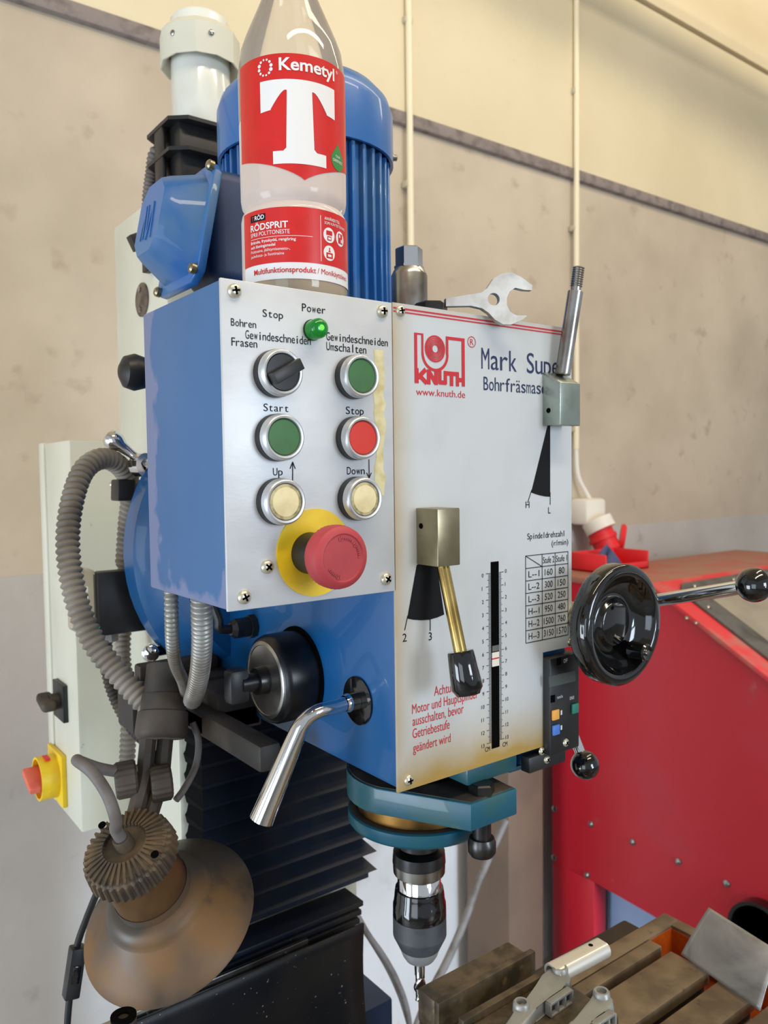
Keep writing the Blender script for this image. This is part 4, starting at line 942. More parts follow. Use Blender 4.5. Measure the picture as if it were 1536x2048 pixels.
b = MB(); b.box((0.314, 0.710, 0.60), (0.536, 0.778, 0.889), 'navy', 0.003); b.build('saddle_cover', mach)
kb = onY(247, 2035, 0.55); b = MB(); b.cyl(kb + V((0, 0, -0.05)), kb + V((0, 0, 0.0)), 0.009, 'bracket', bev=0.002); b.lathe(kb, (0, 0, 1), [(0, 0.009), (0.002, 0.009), (0.002, 0.004), (-0.004, 0.004)], 'void', 20); b.build('oiler_cup', mach)

# T-slot table with its end trough
TZ = 1.02
b = MB()
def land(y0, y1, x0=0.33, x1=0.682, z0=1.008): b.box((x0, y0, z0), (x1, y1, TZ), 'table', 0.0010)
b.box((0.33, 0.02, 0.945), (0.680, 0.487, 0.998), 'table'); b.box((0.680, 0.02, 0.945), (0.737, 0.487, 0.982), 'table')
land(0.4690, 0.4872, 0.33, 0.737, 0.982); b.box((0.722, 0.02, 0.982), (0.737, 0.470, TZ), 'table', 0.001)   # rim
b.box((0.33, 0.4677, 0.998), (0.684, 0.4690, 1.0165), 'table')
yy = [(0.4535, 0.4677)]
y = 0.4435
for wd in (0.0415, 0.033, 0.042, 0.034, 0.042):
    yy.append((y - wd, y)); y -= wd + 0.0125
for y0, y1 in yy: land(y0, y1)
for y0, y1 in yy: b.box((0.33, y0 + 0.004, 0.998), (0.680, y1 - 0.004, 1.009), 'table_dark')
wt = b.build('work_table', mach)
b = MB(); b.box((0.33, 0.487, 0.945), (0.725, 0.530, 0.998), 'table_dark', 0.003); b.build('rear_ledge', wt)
b = MB(); b.grid(lambda u, v: V((0.6805 + 0.0412 * u, 0.10 + 0.3687 * v, 0.9835 + 0.0016 * math.sin(u * 9) * math.sin(v * 60))), 10, 60, 'orange_oil')
b.box((0.682, 0.4680, 0.9822), (0.7218, 0.4689, 1.0175), 'orange_oil'); b.box((0.7210, 0.10, 0.9822), (0.7219, 0.4685, 1.0165), 'orange_oil'); b.box((0.6801, 0.10, 0.9822), (0.6808, 0.468, 0.998), 'orange_oil'); b.build('trough_lining', wt)
b = MB(); b.box((0.36, 0.10, 0.80), (0.70, 0.50, 0.944), 'navy', 0.004); b.build('cross_slide', wt)

# ------------------------------------------------------------------ tooling in the spindle
zt_ = 1.1738
t = thing('drill_chuck', 'keyless drill chuck with black knurled sleeve hanging from the spindle', 'drill chuck', (SPX, SPY, 1.073))
H = lambda py: zq(py) - zt_
def pr(*l): return [(-H(py), r) for py, r in l]
rad = lambda px: abs(px)  * 1.0
ch = lambda pxw: pxw / 2 / FOCAL_PX * 0.692
b = MB(); b.lathe((SPX, SPY, zt_), (0, 0, -1), [(0.0, 0), (0.0, 0.014), (0.004, 0.0215), (0.004, ch(103)), (0.013, ch(106)), (0.0135, ch(106))], 'dark_steel', 48); b.build('top_collar', t)
b = MB(); k_ = lambda i, t_, r: 1 - (0.014 if i % 2 else 0)
b.lathe((SPX, SPY, zt_), (0, 0, -1), [(0.0135, ch(103)), (0.0140, ch(105)), (0.0225, ch(103)), (0.0245, ch(94)), (0.0245, ch(80))], 'steel', 128, rf=k_); b.build('knurled_ring', t)
b = MB(); b.lathe((SPX, SPY, zt_), (0, 0, -1), [(0.0235, ch(82)), (0.0245, ch(86)), (0.041, ch(88)), (0.041, ch(70))], 'chrome', 48); b.build('bright_neck', t)
b = MB(); b.lathe((SPX, SPY, zt_), (0, 0, -1), [(0.036, ch(86)), (0.0365, ch(96)), (0.040, ch(99)), (0.0475, ch(102)), (0.050, ch(106)), (0.0605, ch(107)), (0.0610, ch(104))], 'gloss_black', 56); b.build('sleeve_collar', t)
b = MB(); b.lathe((SPX, SPY, zt_), (0, 0, -1), [(0.0608, ch(103)), (0.0612, ch(107))] + [(0.062 + 0.0012 * i, ch(107.5 - (0.9 if i % 2 else 0))) for i in range(13)] + [(0.0785, ch(107)), (0.0895, ch(82)), (0.0895, ch(60))], 'knurl_grey', 96, rf=lambda i, t_, r: 1 - (0.008 if i % 2 and t_ < 0.086 else 0)); b.build('grip_sleeve', t)
b = MB(); b.lathe((SPX, SPY, zt_), (0, 0, -1), [(0.0885, ch(78)), (0.0895, ch(82)), (0.0965, ch(70)), (0.1005, ch(58)), (0.1020, ch(46)), (0.1010, ch(22)), (0.1010, 0)], 'bezel', 48); b.build('nose', t)
b = MB()
zm0, zm1 = 1.0745, 1.036
def flute(i, t_, r):
    if t_ < 0.017: return 1.0
    a = 2 * (2 * PI * i / 32 - (t_ - 0.017) * 210); return 0.70 + 0.32 * max(0, math.cos(a)) ** 0.5
prof = [(0, 0), (0, 0.0050), (0.017, 0.0050)] + [(0.0175 + 0.0008 * i, 0.0054) for i in range(26)] + [(0.0385, 0.0040), (0.0385, 0)]
b.lathe((SPX - 0.0005, SPY, zm0), (0, 0, -1), prof, 'chrome', 32, rf=flute)
tag(b.build('end_mill'), 'bright fluted end mill clamped in the black drill chuck', 'end mill')

# ------------------------------------------------------------------ machine vice on the table
VZ = 1.060
t = thing('machine_vice', 'brown oily machine vice with open jaws on the table', 'vice', (0.465, 0.46, TZ))
b = MB(); b.box((0.411, 0.36, TZ + 0.0003), (0.524, 0.5085, 1.030), 'vise', 0.0015); b.box((0.418, 0.36, 1.030), (0.517, 0.48, 1.0365), 'vise', 0.001); b.build('base', t)
b = MB(); b.box((0.4103, 0.4865, 1.030), (0.520, 0.509, VZ), 'vise', 0.0025); b.build('fixed_jaw', t)
b = MB(); b.box((0.4100, 0.4805, 1.034), (0.5265, 0.4865, VZ + 0.0012), 'vise', 0.0008); b.build('jaw_plate', t)
b = MB(); b.box((0.4120, 0.4525, 1.034), (0.5275, 0.4590, VZ + 0.0012), 'vise', 0.0008); b.build('jaw_plate', t)
b = MB(); b.box((0.4135, 0.385, 1.0366), (0.5215, 0.4525, VZ - 0.004), 'vise', 0.003); b.build('moving_jaw', t)

# two grey alloy castings and an aluminium tube lying on the vice, the sheet leaning into the trough
def casting(name, lab, boss, body, side, zc, yaw):
    """boss: screw eyes; body: outline of the curved arm; a ribbed hollow opens at the side"""
    t = thing(name, lab, 'bracket', (boss[0][0], boss[0][1], zc - 0.012), 'grey alloy castings on the vice')
    b = MB(); b.prism(body, (0, 0, zc - 0.012), (1, 0, 0), (0, 1, 0), (0, 0, 1), 0.012, 'casting', 0.0025, 3)
    (ax, ay), (bx_, by_) = side
    d = V((bx_ - ax, by_ - ay, 0)); L_ = d.length; d.normalize(); n = V((d.y, -d.x, 0))
    for i in range(4): 
        p = V((ax, ay, 0)) + d * L_ * i / 3
        b.obox(p + V((0, 0, zc - 0.006)) + n * 0.001, (d, n, (0, 0, 1)), (0.0009, 0.003, 0.005), 'casting', 0.0003)
    b.obox(V((ax, ay, zc - 0.006)) + d * L_ / 2 - n * 0.001, (d, n, (0, 0, 1)), (L_ / 2, 0.0014, 0.0045), 'dusty_black')
    b.obox(V((ax, ay, zc - 0.0012)) + d * L_ / 2 + n * 0.001, (d, n, (0, 0, 1)), (L_ / 2, 0.003, 0.0012), 'casting', 0.0005)
    b.obox(V((ax, ay, zc - 0.0112)) + d * L_ / 2 + n * 0.001, (d, n, (0, 0, 1)), (L_ / 2, 0.003, 0.0010), 'casting', 0.0005)
    b.build('arm', t)
    for x, y in boss:
        b = MB(); b.lathe((x, y, zc - 0.004), (0, 0, 1), [(0, 0.0072), (0.0065, 0.0068), (0.0078, 0.0058), (0.0078, 0.0042), (0.0015, 0.0040), (0.0015, 0)], 'casting', 28); b.build('screw_eye', t)
    return t
ZC = 1.0685
cp = lambda px, py, z=ZC: (lambda p: (p.x, p.y))(onZ(px, py, z))
casting('alloy_casting', 'grey alloy casting holding the aluminium tube, left of the two', [cp(1120, 1941), cp(1043, 2012)],
        [cp(*q) for q in ((1008, 2048), (1030, 2020), (1052, 1998), (1072, 1970), (1090, 1952), (1093, 1938), (1112, 1929), (1135, 1936), (1142, 1956), (1138, 1968), (1120, 1974), (1096, 1990), (1072, 2016), (1050, 2050), (1015, 2075))],
        (cp(1095, 2003), cp(1138, 1974)), ZC, 0)
casting('alloy_casting', 'grey alloy casting with large screw eye, right of the two', [cp(1203, 1990), cp(1150, 2075)],
        [cp(*q) for q in ((1110, 2080), (1140, 2040), (1172, 2020), (1180, 2000), (1188, 1982), (1210, 1978), (1226, 1996), (1228, 2012), (1210, 2022), (1188, 2030), (1160, 2060), (1140, 2100))],
        (cp(1184, 2046), cp(1224, 2020)), ZC, 0)
a0 = onZ(1105, 1958, 1.061); a1 = onZ(1205, 1905, 1.061)
d = (a1 - a0).normalized(); d.z = 0; sdv = V((-d.y, d.x, 0)); zz = 1.0568
b = MB(); sec = [(0.0085 * math.cos(a) * 1.15, 0.0085 * math.sin(a)) for a in [math.radians(x) for x in range(0, 360, 15)]]
sec = [(x, min(y, 0.0068)) for x, y in sec]; inn = [(x * 0.78, y * 0.78) for x, y in sec]; n_ = len(sec)
P0 = V((a0.x, a0.y, 1.0655)); P1 = V((a1.x, a1.y, 1.0655)); up = V((0, 0, 1))
tb = bmesh.new(); rr = [[tb.verts.new(p + sdv * x + up * y) for x, y in s_] for p, s_ in ((P0, inn), (P0, sec), (P1, sec), (P1, inn))]
for A, B in zip(rr, rr[1:] + rr[:1]):
    for i in range(n_): tb.faces.new((A[i], A[(i + 1) % n_], B[(i + 1) % n_], B[i]))
b.merge(tb, 'alu'); q = P0 * 0.22 + P1 * 0.78; b.lathe(q + up * 0.0068 + sdv * 0.0015, up, [(0.0001, 0.0022), (0.0002, 0)], 'void', 16)
tag(b.build('aluminium_tube'), 'short bright aluminium tube with one hole lying across the vice', 'tube')

s0 = V((*cp(1362, 1909, 1.0228), 1.0228)); s1 = onX(1418, 1815, 0.745)
s1 = onZ(1418, 1815, 1.062); s2 = onZ(1560, 1905, 1.062); s3 = onZ(1520, 2022, 1.0228)
def sheet(u, v):
    p = (s0 * (1 - u) + s3 * u) * (1 - v) + (s1 * (1 - u) + s2 * u) * v
    return p + V((0, 0, 0.0035 * math.sin(v * PI) * (0.4 + u)))
b = MB(); b.grid(sheet, 18, 18, 'sheet'); o = b.build('steel_sheet', solid=0.0012)
tag(o, 'smeared bare steel sheet leaning over the right end of the table', 'metal sheet')

# ------------------------------------------------------------------ spirit bottle on the control box
BX, BY, BZ = 0.300, 0.5045, 1.6158
t = thing('spirit_bottle', 'clear plastic spirit bottle with red labels standing on the control box', 'bottle', (BX, BY, BZ))
RB = 0.0378
pb = [(0.004, 0), (0.0015, 0.016), (0.0005, 0.028), (0.002, 0.0345), (0.008, 0.0372), (0.0165, RB), (0.062, RB), (0.066, RB - 0.0008), (0.0695, RB - 0.0032), (0.073, RB - 0.0008), (0.078, RB), (0.130, RB + 0.0003), (0.166, RB + 0.0003), (0.172, RB - 0.0006), (0.181, 0.0360), (0.190, 0.0328), (0.200, 0.0285), (0.212, 0.0232), (0.225, 0.0178), (0.235, 0.0143), (0.242, 0.0132)]
b = MB(); k8 = [p[0] for p in pb].index(0.130); b.lathe((BX, BY, BZ), (0, 0, 1), pb[:6], 'pet', 72); b.lathe((BX, BY, BZ), (0, 0, 1), pb[5:k8 + 1], 'pet_brightened', 72); b.lathe((BX, BY, BZ), (0, 0, 1), pb[k8:], 'pet', 72); b.lathe((BX, BY, BZ), (0, 0, 1), [(0.242, 0.0132), (0.242, 0.0165), (0.244, 0.0165), (0.244, 0.0128), (0.256, 0.0128)], 'pet', 48); b.build('shell', t, 60)
b = MB(); b.lathe((BX, BY, BZ), (0, 0, 1), [(0.250, 0.0150), (0.251, 0.0158), (0.266, 0.0156), (0.2675, 0.0145), (0.2675, 0)], 'red_socket', 60, rf=lambda i, t_, r: 1 - (0.03 if i % 2 and 0.2505 < t_ < 0.2665 else 0)); b.build('screw_cap', t)
b = MB(); b.lathe((BX, BY, BZ), (0, 0, 1), [(0.0045, 0), (0.0025, 0.016), (0.0015, 0.028), (0.003, 0.0338), (0.009, 0.0364), (0.014, RB - 0.0008), (0.030, RB - 0.0008), (0.030, 0)], 'spirit', 56); b.build('liquid', t)
tocam = V((-BX, -BY, 0)).normalized(); rgt = V((-tocam.y, tocam.x, 0))
if rgt.x < 0: rgt = -rgt
RL = RB + 0.0004
def cy(sv, z, e=0.0):
    a = sv / RB; r = RL + e
    return V((BX, BY, z)) + (tocam * math.cos(a) + rgt * math.sin(a)) * r
def wrap(mb, poly, k, e):
    """flat outline (arc length, height) cut into narrow strips and wrapped on the bottle"""
    tb = bmesh.new(); f = tb.faces.new([tb.verts.new((x, 0, z)) for x, z in poly])
    xs = [p[0] for p in poly]; x = min(xs) + 0.002
    while x < max(xs):
        bmesh.ops.bisect_plane(tb, geom=list(tb.verts) + list(tb.edges) + list(tb.faces), plane_co=(x, 0, 0), plane_no=(1, 0, 0)); x += 0.002
    for v in tb.verts: v.co = cy(v.co.x, v.co.z, e)
    mb.merge(tb, k, False)
def wtext(mb, s, sv, z, h, k, width=None, bold=0.0, e=0.0003): write(mb, s, lambda a, c: cy(sv + a, z + c, e), h, k, width, bold)
sA = lambda px: RB * math.asin(max(-1, min(1, (px - 582) / 112.0)))
b = MB()
l0, l1 = sA(477), 0.066; zt0, zlb, ztip = 1.7805, 1.7155, 1.6975; tip = sA(603) + 0.0005
n_ = 24; low = []
for i in range(n_ + 1):
    q = i / n_; s_ = l0 + (l1 - l0) * q
    dq = abs(s_ - tip) / (tip - l0); dq = min(dq, 1)
    low.append((s_, ztip + (zlb - ztip) * (dq ** 0.8) * (1.15 - 0.15 * dq)))
low.append((tip, ztip)); low.sort()
wrap(b, [(l0, zt0 - 0.001), (l0 + 0.0015, zt0)][::-1] + low + [(l1, zt0)], 'label_red', 0.0)
b_l = b
# T
tx0, tx1 = sA(521), sA(668); sc_ = tx1 - tx0; tm = (tx0 + tx1) / 2 - 0.0005
zT, zB = 1.7635, 1.7080
hw = 0.0095; w2 = sc_ / 2; bw = w2 * 0.68
out = [(tm - w2, zT), (tm - w2, zT - 0.0205), (tm - w2 + 0.0085, zT - 0.0195)]
for i in range(6): a = PI - i / 5 * PI / 2; out.append((tm - w2 + 0.0085 + 0.010 * (1 + math.cos(a)), zT - 0.0195 + 0.0105 * math.sin(a)))
out = out[:3] + [(tm - hw - 0.0045 + 0.0045 * math.sin(i / 5 * PI / 2) - (0.006 * (1 - i / 5)), zT - 0.0195 + 0.0125 * math.sin(i / 5 * PI / 2)) for i in range(6)] + [(tm - hw + 0.001, zT - 0.0072)]
out += [(tm - hw, zB + 0.0105), (tm - hw - 0.002, zB + 0.0085), (tm - bw, zB + 0.0085), (tm - bw, zB)]
full = out + [(2 * tm - x, z) for x, z in out[::-1]]
wrap(b, full, 'white_print', 0.0002)
# ring of dots and the word mark
cx_, cz_ = sA(530), 1.7735
for i in range(12):
    a = 2 * PI * i / 12 + 0.2; r_ = (0.00115, 0.0009, 0.00075, 0.0007, 0.0009, 0.00125, 0.0011, 0.0009, 0.00075, 0.0007, 0.0009, 0.0013)[i]
    wrap(b, [(cx_ + 0.0046 * math.cos(a) + r_ * math.cos(q), cz_ - 0.0012 + 0.0052 * math.sin(a) + r_ * math.sin(q)) for q in [2 * PI * j / 10 for j in range(10)]], 'white_print', 0.0002)
wtext(b, 'Kemetyl', sA(556) + 0.0005, 1.7695, 0.0078, 'white_print', sA(667) - sA(557), 0.022)
wtext(b, '®', sA(669) + 0.001, 1.7755, 0.002, 'white_print')
# green drop
gx, gz = sA(671) + 0.001, 1.7175
drop = [(gx, gz + 0.0105)] + [(gx + 0.0072 * math.sin(a) * (1 if a < PI else 1), gz - 0.0008 - 0.0072 * math.cos(PI - a) * 1.0) for a in [math.radians(x) for x in range(62, 300, 14)]]
wrap(b, drop, 'label_green', 0.0002)
wtext(b, 'OUR', gx - 0.0028, gz + 0.0008, 0.0017, 'white_print', 0.0052, e=0.0004); wtext(b, 'GREENEST', gx - 0.0058, gz - 0.0024, 0.0019, 'white_print', 0.0116, e=0.0004)
b.build('front_label', t, 60)
# lower label
b = MB(); l0, l1 = sA(480), 0.068; z1, zw, z0 = 1.6795, 1.6425, 1.6315
wrap(b, [(l0, z0), (l1, z0), (l1, z1), (l0, z1)], 'white_print', 0.0); wrap(b, [(l0, zw), (l1, zw), (l1, z1), (l0, z1)], 'label_red', 0.0001)
q0 = sA(495)
wrap(b, [(q0, 1.6718), (q0 + 0.0135, 1.6718), (q0 + 0.0135, 1.6765), (q0, 1.6765)], 'black_print', 0.0002)
wtext(b, 'T', q0 + 0.0014, 1.6728, 0.0027, 'label_red', None, 0.02, 0.0004); wtext(b, 'RÖD', q0 + 0.0044, 1.6728, 0.0028, 'white_print', 0.0082, 0.02, 0.0004)
wtext(b, 'RÖDSPRIT', q0, 1.6657, 0.0042, 'white_print', 0.0295, 0.02); wtext(b, 'SPRII POLTTONESTE', q0, 1.6617, 0.0027, 'white_print', 0.0305)
wrap(b, [(q0, 1.6600), (q0 + 0.046, 1.6600), (q0 + 0.046, 1.6603), (q0, 1.6603)], 'white_print', 0.0002)
for i, (s_, wd, bo) in enumerate((('Bränsle, frysskydd, rengöring', 0.0345, 0.016), ('och lösningsmedel', 0.0205, 0.016), ('Polttoaine, jäähtymisenesto-,', 0.0305, 0.0), ('puhdistus- ja liuotinaine', 0.0265, 0.0))):
    wtext(b, s_, q0, 1.6570 - 0.0031 * i, 0.0019, 'white_print', wd, bo)
vx = sA(634); wrap(b, [(vx, 1.6445), (vx + 0.0004, 1.6445), (vx + 0.0004, 1.6755), (vx, 1.6755)], 'white_print', 0.0002)
wtext(b, 'ANVÄNDS TILL', vx + 0.0032, 1.6732, 0.0019, 'white_print', 0.0150, 0.012); wtext(b, 'SOPII KÄYTETTÄVÄKSI', vx + 0.0032, 1.6703, 0.0018, 'white_print', 0.0225)
for dx, zz, ic in ((0.0072, 1.6632, 0), (0.0188, 1.6632, 1), (0.0072, 1.6510, 2)):
    c_ = (vx + dx, zz); wrap(b, [(c_[0] + 0.0050 * math.cos(a), c_[1] + 0.0052 * math.sin(a)) for a in [2 * PI * i / 24 for i in range(24)]], 'white_print', 0.0002)
    rct = lambda x0, y0, x1, y1, k='label_red', e=0.0004: wrap(b, [(c_[0] + x0, c_[1] + y0), (c_[0] + x1, c_[1] + y0), (c_[0] + x1, c_[1] + y1), (c_[0] + x0, c_[1] + y1)], k, e)
    if ic == 0: rct(-0.0026, 0.0, 0.0026, 0.0030); rct(-0.0018, -0.0036, 0.0018, -0.0008); rct(-0.0012, -0.0030, 0.0012, -0.0016, 'white_print', 0.0005)
    elif ic == 1: rct(-0.0026, -0.0034, 0.0026, 0.0034); rct(-0.0018, 0.0006, -0.0004, 0.0026, 'white_print', 0.0005); rct(0.0004, -0.0026, 0.0018, -0.0004, 'white_print', 0.0005)
    else: rct(-0.0004, 0.0010, 0.0004, 0.0036); rct(-0.0010, 0.0008, 0.0010, 0.0014); rct(-0.0028, -0.0036, 0.0028, 0.0002); rct(-0.0016, -0.0026, 0.0014, -0.0010, 'white_print', 0.0005)
wtext(b, 'Multifunktionsprodukt', sA(500), 1.6358, 0.0036, 'label_red', sA(624) - sA(500), 0.012, 0.0003); wtext(b, '/ Monikäyttöinen', sA(627), 1.6358, 0.0036, 'label_red', 0.031, 0, 0.0003)
b.build('content_label', t, 60)
b = MB()
for z0, z1 in ((1.6905, 1.780), (1.632, 1.682)):
    b.grid(lambda u, v: V((BX, BY, z0 + (z1 - z0) * v)) - (tocam * math.cos(1.05 * (u * 2 - 1)) + rgt * math.sin(1.05 * (u * 2 - 1))) * RL, 24, 2, 'label_back')
b.build('back_label', t, 60)

# ------------------------------------------------------------------ open end spanner on the head
hc = onY(1012, 601, 0.428); HX_, HZ_ = hc.x, hc.z
uu = V((0.905, -0.42, -0.04)).normalized(); nn = V((0, 0, 1)).cross(uu).normalized() * -1; ww = uu.cross(nn).normalized()
if ww.z < 0: ww = -ww
px2 = lambda px, py: None
def sp_uv(px, py):
    d = ray(px, py); n_ = uu.cross(ww); k = (V((HX_, 0.428, HZ_)) - CAM_LOC).dot(n_) / d.dot(n_); q = CAM_LOC + d * k - V((HX_, 0.428, HZ_)); return (q.dot(uu), q.dot(ww))
outl = [(890, 598), (960, 587), (972, 578), (985, 558), (1000, 549), (1020, 546), (1040, 556), (1062, 572), (1061, 582), (1045, 581), (1028, 577), (1017, 584), (1011, 597), (1011, 612), (1018, 625), (1030, 632), (1050, 632), (1051, 634), (1038, 643), (1020, 650), (1004, 650), (988, 641), (975, 627), (962, 618), (940, 613), (890, 614)]
pu = [sp_uv(*q) for q in outl]
hol = sp_uv(985, 600)
b = MB(); O_ = V((HX_, 0.428, HZ_)); nrm = uu.cross(ww).normalized()
if nrm.y > 0: nrm = -nrm
tb = bmesh.new(); TH = 0.0055
def loop(pts, off): return [tb.verts.new(O_ + uu * a + ww * c_ + nrm * off) for a, c_ in pts]
hp = [(hol[0] + 0.0047 * math.cos(a), hol[1] + 0.0047 * math.sin(a)) for a in [2 * PI * i / 20 for i in range(20)]]
o1, o2 = loop(pu, TH / 2), loop(pu, -TH / 2); i1, i2 = loop(hp, TH / 2), loop(hp, -TH / 2)
for A, B in ((o1, o2), (i1, i2)):
    for i in range(len(A)): tb.faces.new((A[i], A[(i + 1) % len(A)], B[(i + 1) % len(A)], B[i]))
for o_, i_ in ((o1, i1), (o2, i2)):
    es = [tb.edges.get((l[i], l[(i + 1) % len(l)])) for l in (o_, i_) for i in range(len(l))]
    bmesh.ops.triangle_fill(tb, edges=es, use_beauty=True)
b.merge(tb, 'spanner')
r_ = [sp_uv(*q) for q in ((845, 611), (956, 592), (960, 603), (955, 611), (845, 617))]
tb = bmesh.new(); A = [tb.verts.new(O_ + uu * a + ww * c_ + nrm * (TH / 2 + 0.0001)) for a, c_ in r_[:0]]
tb.free()
wr = b.build('open_end_spanner', None, 30)
tag(wr, 'satin open-end spanner with a hole in its head lying over the face plate', 'spanner')

# ------------------------------------------------------------------ work lamp
rc_ = onY(338, 1832, 0.625); ra_ = onY(258, 1690, 0.60)
vd = (rc_ - CAM_LOC).normalized()
ax = V((0.438, 0.306, -0.842)).normalized()
LEN = 0.104
cap_c = rc_ - ax * LEN
t = thing('work_lamp', 'rusty grey work lamp with flared shade on a jointed arm beside the bellows', 'lamp', tuple(cap_c))
RS = 0.0715
b = MB(); b.lathe(cap_c, ax, [(0.058, 0.0300), (0.0655, 0.0305), (0.0665, 0.0345), (0.069, 0.0385), (0.0735, 0.0415), (0.0775, 0.0430), (0.0785, 0.0440), (0.083, 0.0500), (0.0895, 0.0575), (0.097, 0.0650), (0.104, RS), (0.1055, RS + 0.0006), (0.106, RS - 0.0008), (0.104, RS - 0.0018), (0.097, 0.0636), (0.0895, 0.0560), (0.083, 0.0485), (0.077, 0.0415), (0.069, 0.0365), (0.0655, 0.028)], 'lamp_shade', 80); b.build('shade', t, 60)
b = MB(); b.lathe(cap_c, ax, [(0.018, 0.0), (0.018, 0.0290), (0.040, 0.0290), (0.064, 0.0298), (0.064, 0.0)], 'lamp_neck', 48); b.build('socket', t)
def ribs(i, t_, r):
    if r < 0.018: return 1.0
    return 1.0 - (0.0 if i % 4 < 2 else 0.06)
b = MB(); b.lathe(cap_c, ax, [(0.004, 0.0), (0.0035, 0.018), (0.0010, 0.0185), (0.003, 0.029), (0.007, 0.0345), (0.020, 0.036), (0.0225, 0.034), (0.0225, 0.02)], 'lamp_body', 144, rf=ribs)
tu, tv, _ = frame(ax)
for i in range(36):
    a = 2 * PI * i / 36; d = tu * math.cos(a) + tv * math.sin(a)
    b.obox(cap_c + d * 0.0245 + ax * 0.0022, ((d - ax * -0.22), ax.cross(d), ax), (0.0078, 0.0010, 0.0014), 'lamp_body')
b.lathe(cap_c, -ax, [(-0.004, 0.0072), (0.006, 0.0070), (0.0075, 0.0062), (0.0075, 0.0)], 'lamp_body', 28)
for a in (0.4, 3.3):
    d = tu * math.cos(a) + tv * math.sin(a); b.lathe(cap_c + d * 0.030 + ax * 0.0015, -ax, [(0.001, 0.003), (0.0022, 0.003), (0.0023, 0)], 'void', 14)
b.build('rear_cap', t, 30)
b = MB(); b.ball(cap_c + ax * 0.084, 0.022, 'white_plastic', 24, 14); b.build('bulb', t)
# jointed arm up to the clamp under the iron arm
jc = onY(328, 1412, 0.665); jt = onY(338, 1362, 0.672); 
b = MB(); ca = (jc - jt).normalized(); cl0 = onY(333, 1330, 0.675); cl1 = onY(322, 1478, 0.655); dv = (cl1 - cl0); ld = dv.length; dv.normalize()
b.lathe(cl0, dv, [(0, 0), (0, 0.0170), (0.026, 0.0175), (0.026, 0.0188), (0.030, 0.0192), (0.040, 0.0195), (0.041, 0.0215), (ld - 0.006, 0.0225), (ld - 0.002, 0.0212), (ld, 0.019), (ld - 0.002, 0.0)], 'bracket', 40); b.build('swivel_clamp', t)
for k, off in enumerate((-1, 1)):
    q0 = onY(313 + 17 * off, 1480, 0.652); q1 = onY(305 + 17 * off, 1560, 0.640); q2 = onY(282 + 15 * off, 1640, 0.628)
    b = MB(); b.tube([q0, q0 * 0.5 + q1 * 0.5, q1, q1 * 0.5 + q2 * 0.5, q2], 0.0072, 'bracket', 8, 4); b.build('arm_link', t)
for px, py, y_ in ((252, 1558, 0.646), (322, 1565, 0.634)):
    q = onY(px, py, y_); b = MB(); b.lathe(q - V((0.009, 0, 0)), (1, -0.25, 0.05), [(0, 0), (0, 0.0135), (0.002, 0.015), (0.015, 0.015), (0.017, 0.0130), (0.017, 0.004), (0.0155, 0.004), (0.0155, 0)], 'bracket', 72, rf=lambda i, t_, r: 1 - (0.05 if i % 4 < 2 and r > 0.0128 else 0)); b.build('wing_knob', t)
b = MB(); b.tube([cap_c - ax * 0.003, cap_c - ax * 0.018, onY(232, 1640, 0.58), onY(215, 1590, 0.585), onY(185, 1545, 0.60), onY(156, 1522, 0.615), onY(162, 1524, 0.63), onY(205, 1538, 0.64), onY(258, 1544, 0.645), onY(292, 1530, 0.648), onY(306, 1505, 0.655)], 0.0046, 'cable', 14, 10)
b.build('cable', t, 60)
b = MB(); b.tube(Y_((385, 1445, 0.66), (397, 1480, 0.655), (392, 1530, 0.65), (370, 1575, 0.64), (352, 1600, 0.635)), 0.0030, 'cable', 10); b.build('cable', t, 60)

# ------------------------------------------------------------------ electrical cabinet beside the column
EX, EY = 0.2562, 0.938
t = thing('electrical_cabinet', 'tall cream switch cabinet with yellow main switch behind the column', 'electrical cabinet', (0.42, 1.0, 0))
zc0 = onY(157, 1668, EY).z; zc1 = onY(157, 880, EY).z
b = MB(); b.box((EX, EY, zc0), (0.58, 1.045, zc1), 'cream', 0.002); b.box((EX + 0.1, 0.95, 0.0), (0.54, 1.035, zc0), 'cream', 0.003); b.build('body', t)
b = MB(); b.box((EX - 0.002, 1.047, zc0 + 0.002), (0.582, 1.070, zc1 + 0.001), 'cream', 0.003); b.build('door', t)
q = onY(226, 969, EY); screw(V((q.x, EY, q.z)), t, 'cabinet_screw', 0.0042, 0.6)
q = onX(126, 1400, EX)
b = MB(); b.obox((EX - 0.003, q.y, q.z), ((1, 0, 0), (0, 1, 0), (0, 0, 1)), (0.003, 0.0225, 0.0225), 'black_plastic', 0.0008); rs = b.build('rotary_switch', t)
b = MB(); b.cyl((EX - 0.006, q.y, q.z), (EX - 0.016, q.y, q.z), 0.010, 'dusty_black'); b.obox((EX - 0.019, q.y, q.z + 0.001), ((1, 0, 0), (0, 1, 0.25), (0, -0.25, 1)), (0.009, 0.017, 0.0065), 'dusty_black', 0.005, 3); b.build('switch_knob', rs)
q = onX(120, 1548, EX)
b = MB(); b.obox((EX - 0.003, q.y, q.z), ((1, 0, 0), (0, 1, 0), (0, 0, 1)), (0.003, 0.032, 0.032), 'yellow', 0.001)
b.lathe((EX - 0.006, q.y, q.z), (-1, 0, 0), [(0, 0), (0, 0.0265), (0.021, 0.0265), (0.021, 0.0238), (0.004, 0.0236), (0.004, 0)], 'yellow', 48)
b.obox((EX - 0.017, q.y - 0.006, q.z + 0.0262), ((1, 0, 0), (0, 1, 0), (0, 0, 1)), (0.0030, 0.008, 0.0012), 'red_socket'); ms = b.build('main_switch', t); ms['label'] = 'yellow main switch'
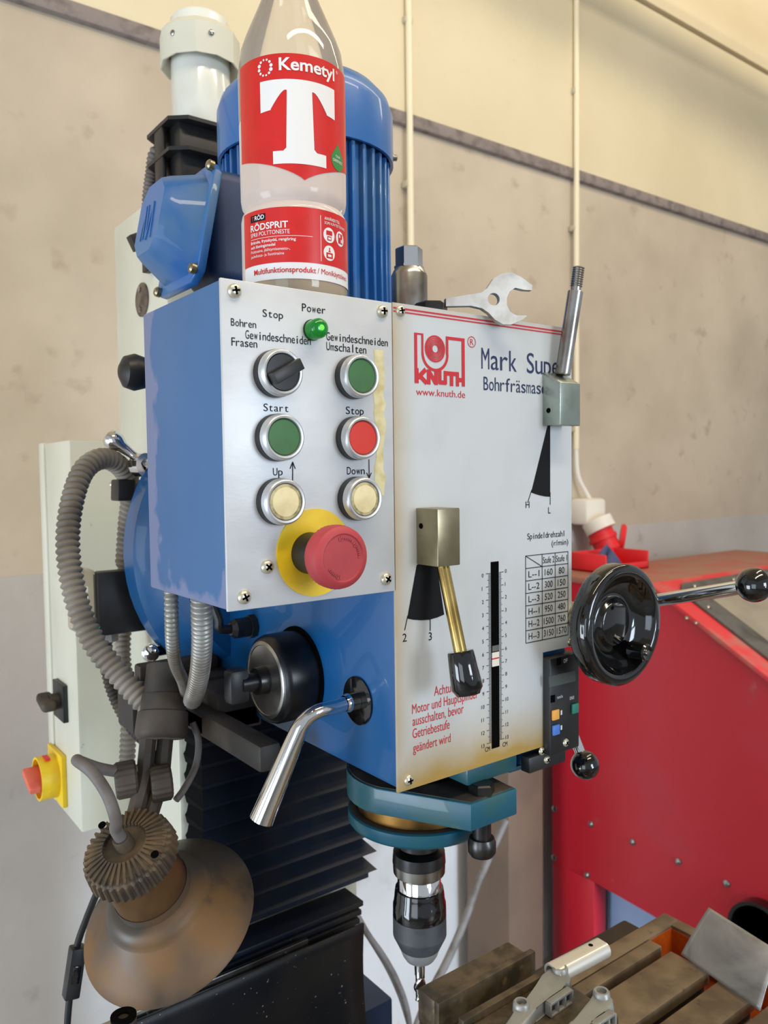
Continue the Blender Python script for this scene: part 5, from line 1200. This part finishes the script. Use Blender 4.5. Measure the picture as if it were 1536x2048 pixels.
b = MB(); b.lathe((EX - 0.0102, q.y, q.z), (-1, 0, 0), [(0, 0), (0, 0.0225), (0.006, 0.0225), (0.006, 0)], 'salmon', 40); b.obox((EX - 0.027, q.y, q.z), ((1, 0, 0), (0, 1, 0.35), (0, -0.35, 1)), (0.0135, 0.0215, 0.0048), 'salmon', 0.003); b.build('switch_handle', ms)

# ------------------------------------------------------------------ loose cables
t = thing('lamp_cord', 'black lamp cord with an inline switch hanging at the lower left', 'cord', tuple(onY(150, 1950, 0.72)))
b = MB(); b.tube(Y_((212, 1740, 0.66), (192, 1790, 0.69), (172, 1840, 0.71), (156, 1885, 0.72), (150, 1920, 0.72)), 0.0031, 'black_cable', 10); b.tube(Y_((140, 1988, 0.72), (136, 2030, 0.72), (130, 2120, 0.72), (120, 2300, 0.72)), 0.0030, 'black_cable', 10); b.build('cable', t, 60)
s0_, s1_ = onY(156, 1892, 0.72), onY(141, 1995, 0.72); d = (s1_ - s0_)
b = MB(); sdx = V((1, 0, 0.15)); b.obox((s0_ + s1_) / 2, (d, d.cross(V((0, 1, 0))), (0, 1, 0)), (d.length / 2, 0.0068, 0.006), 'black_plastic', 0.002); b.obox((s0_ + s1_) / 2 + V((0, -0.006, 0)), (d, d.cross(V((0, 1, 0))), (0, 1, 0)), (0.008, 0.0035, 0.0012), 'gloss_black', 0.0008); b.build('inline_switch', t)
b = MB(); b.tube(Y_((1012, 1640, 1.25), (985, 1700, 1.25), (955, 1770, 1.24), (930, 1840, 1.23), (895, 1920, 1.22), (850, 2010, 1.2), (800, 2150, 1.2)), 0.0085, 'cable', 12)
tag(b.build('air_hose', None, 60), 'grey hose hanging in front of the wall to the right of the chuck', 'hose')
b = MB(); b.tube(Y_((668, 1786, 0.99), (705, 1818, 0.99), (735, 1868, 0.99), (768, 1915, 0.99), (795, 1965, 0.99), (815, 2025, 0.99), (826, 2120, 0.99)), 0.0050, 'cable', 10)
tag(b.build('cable', None, 60), 'upper grey cable running from the bellows down behind the end mill', 'cable')
b = MB(); b.tube(Y_((668, 1816, 1.02), (715, 1838, 1.02), (742, 1880, 1.02), (775, 1935, 1.02), (800, 1990, 1.02), (822, 2060, 1.02)), 0.0045, 'cable', 10)
tag(b.build('cable', None, 60), 'lower grey cable running from the bellows down behind the end mill', 'cable')
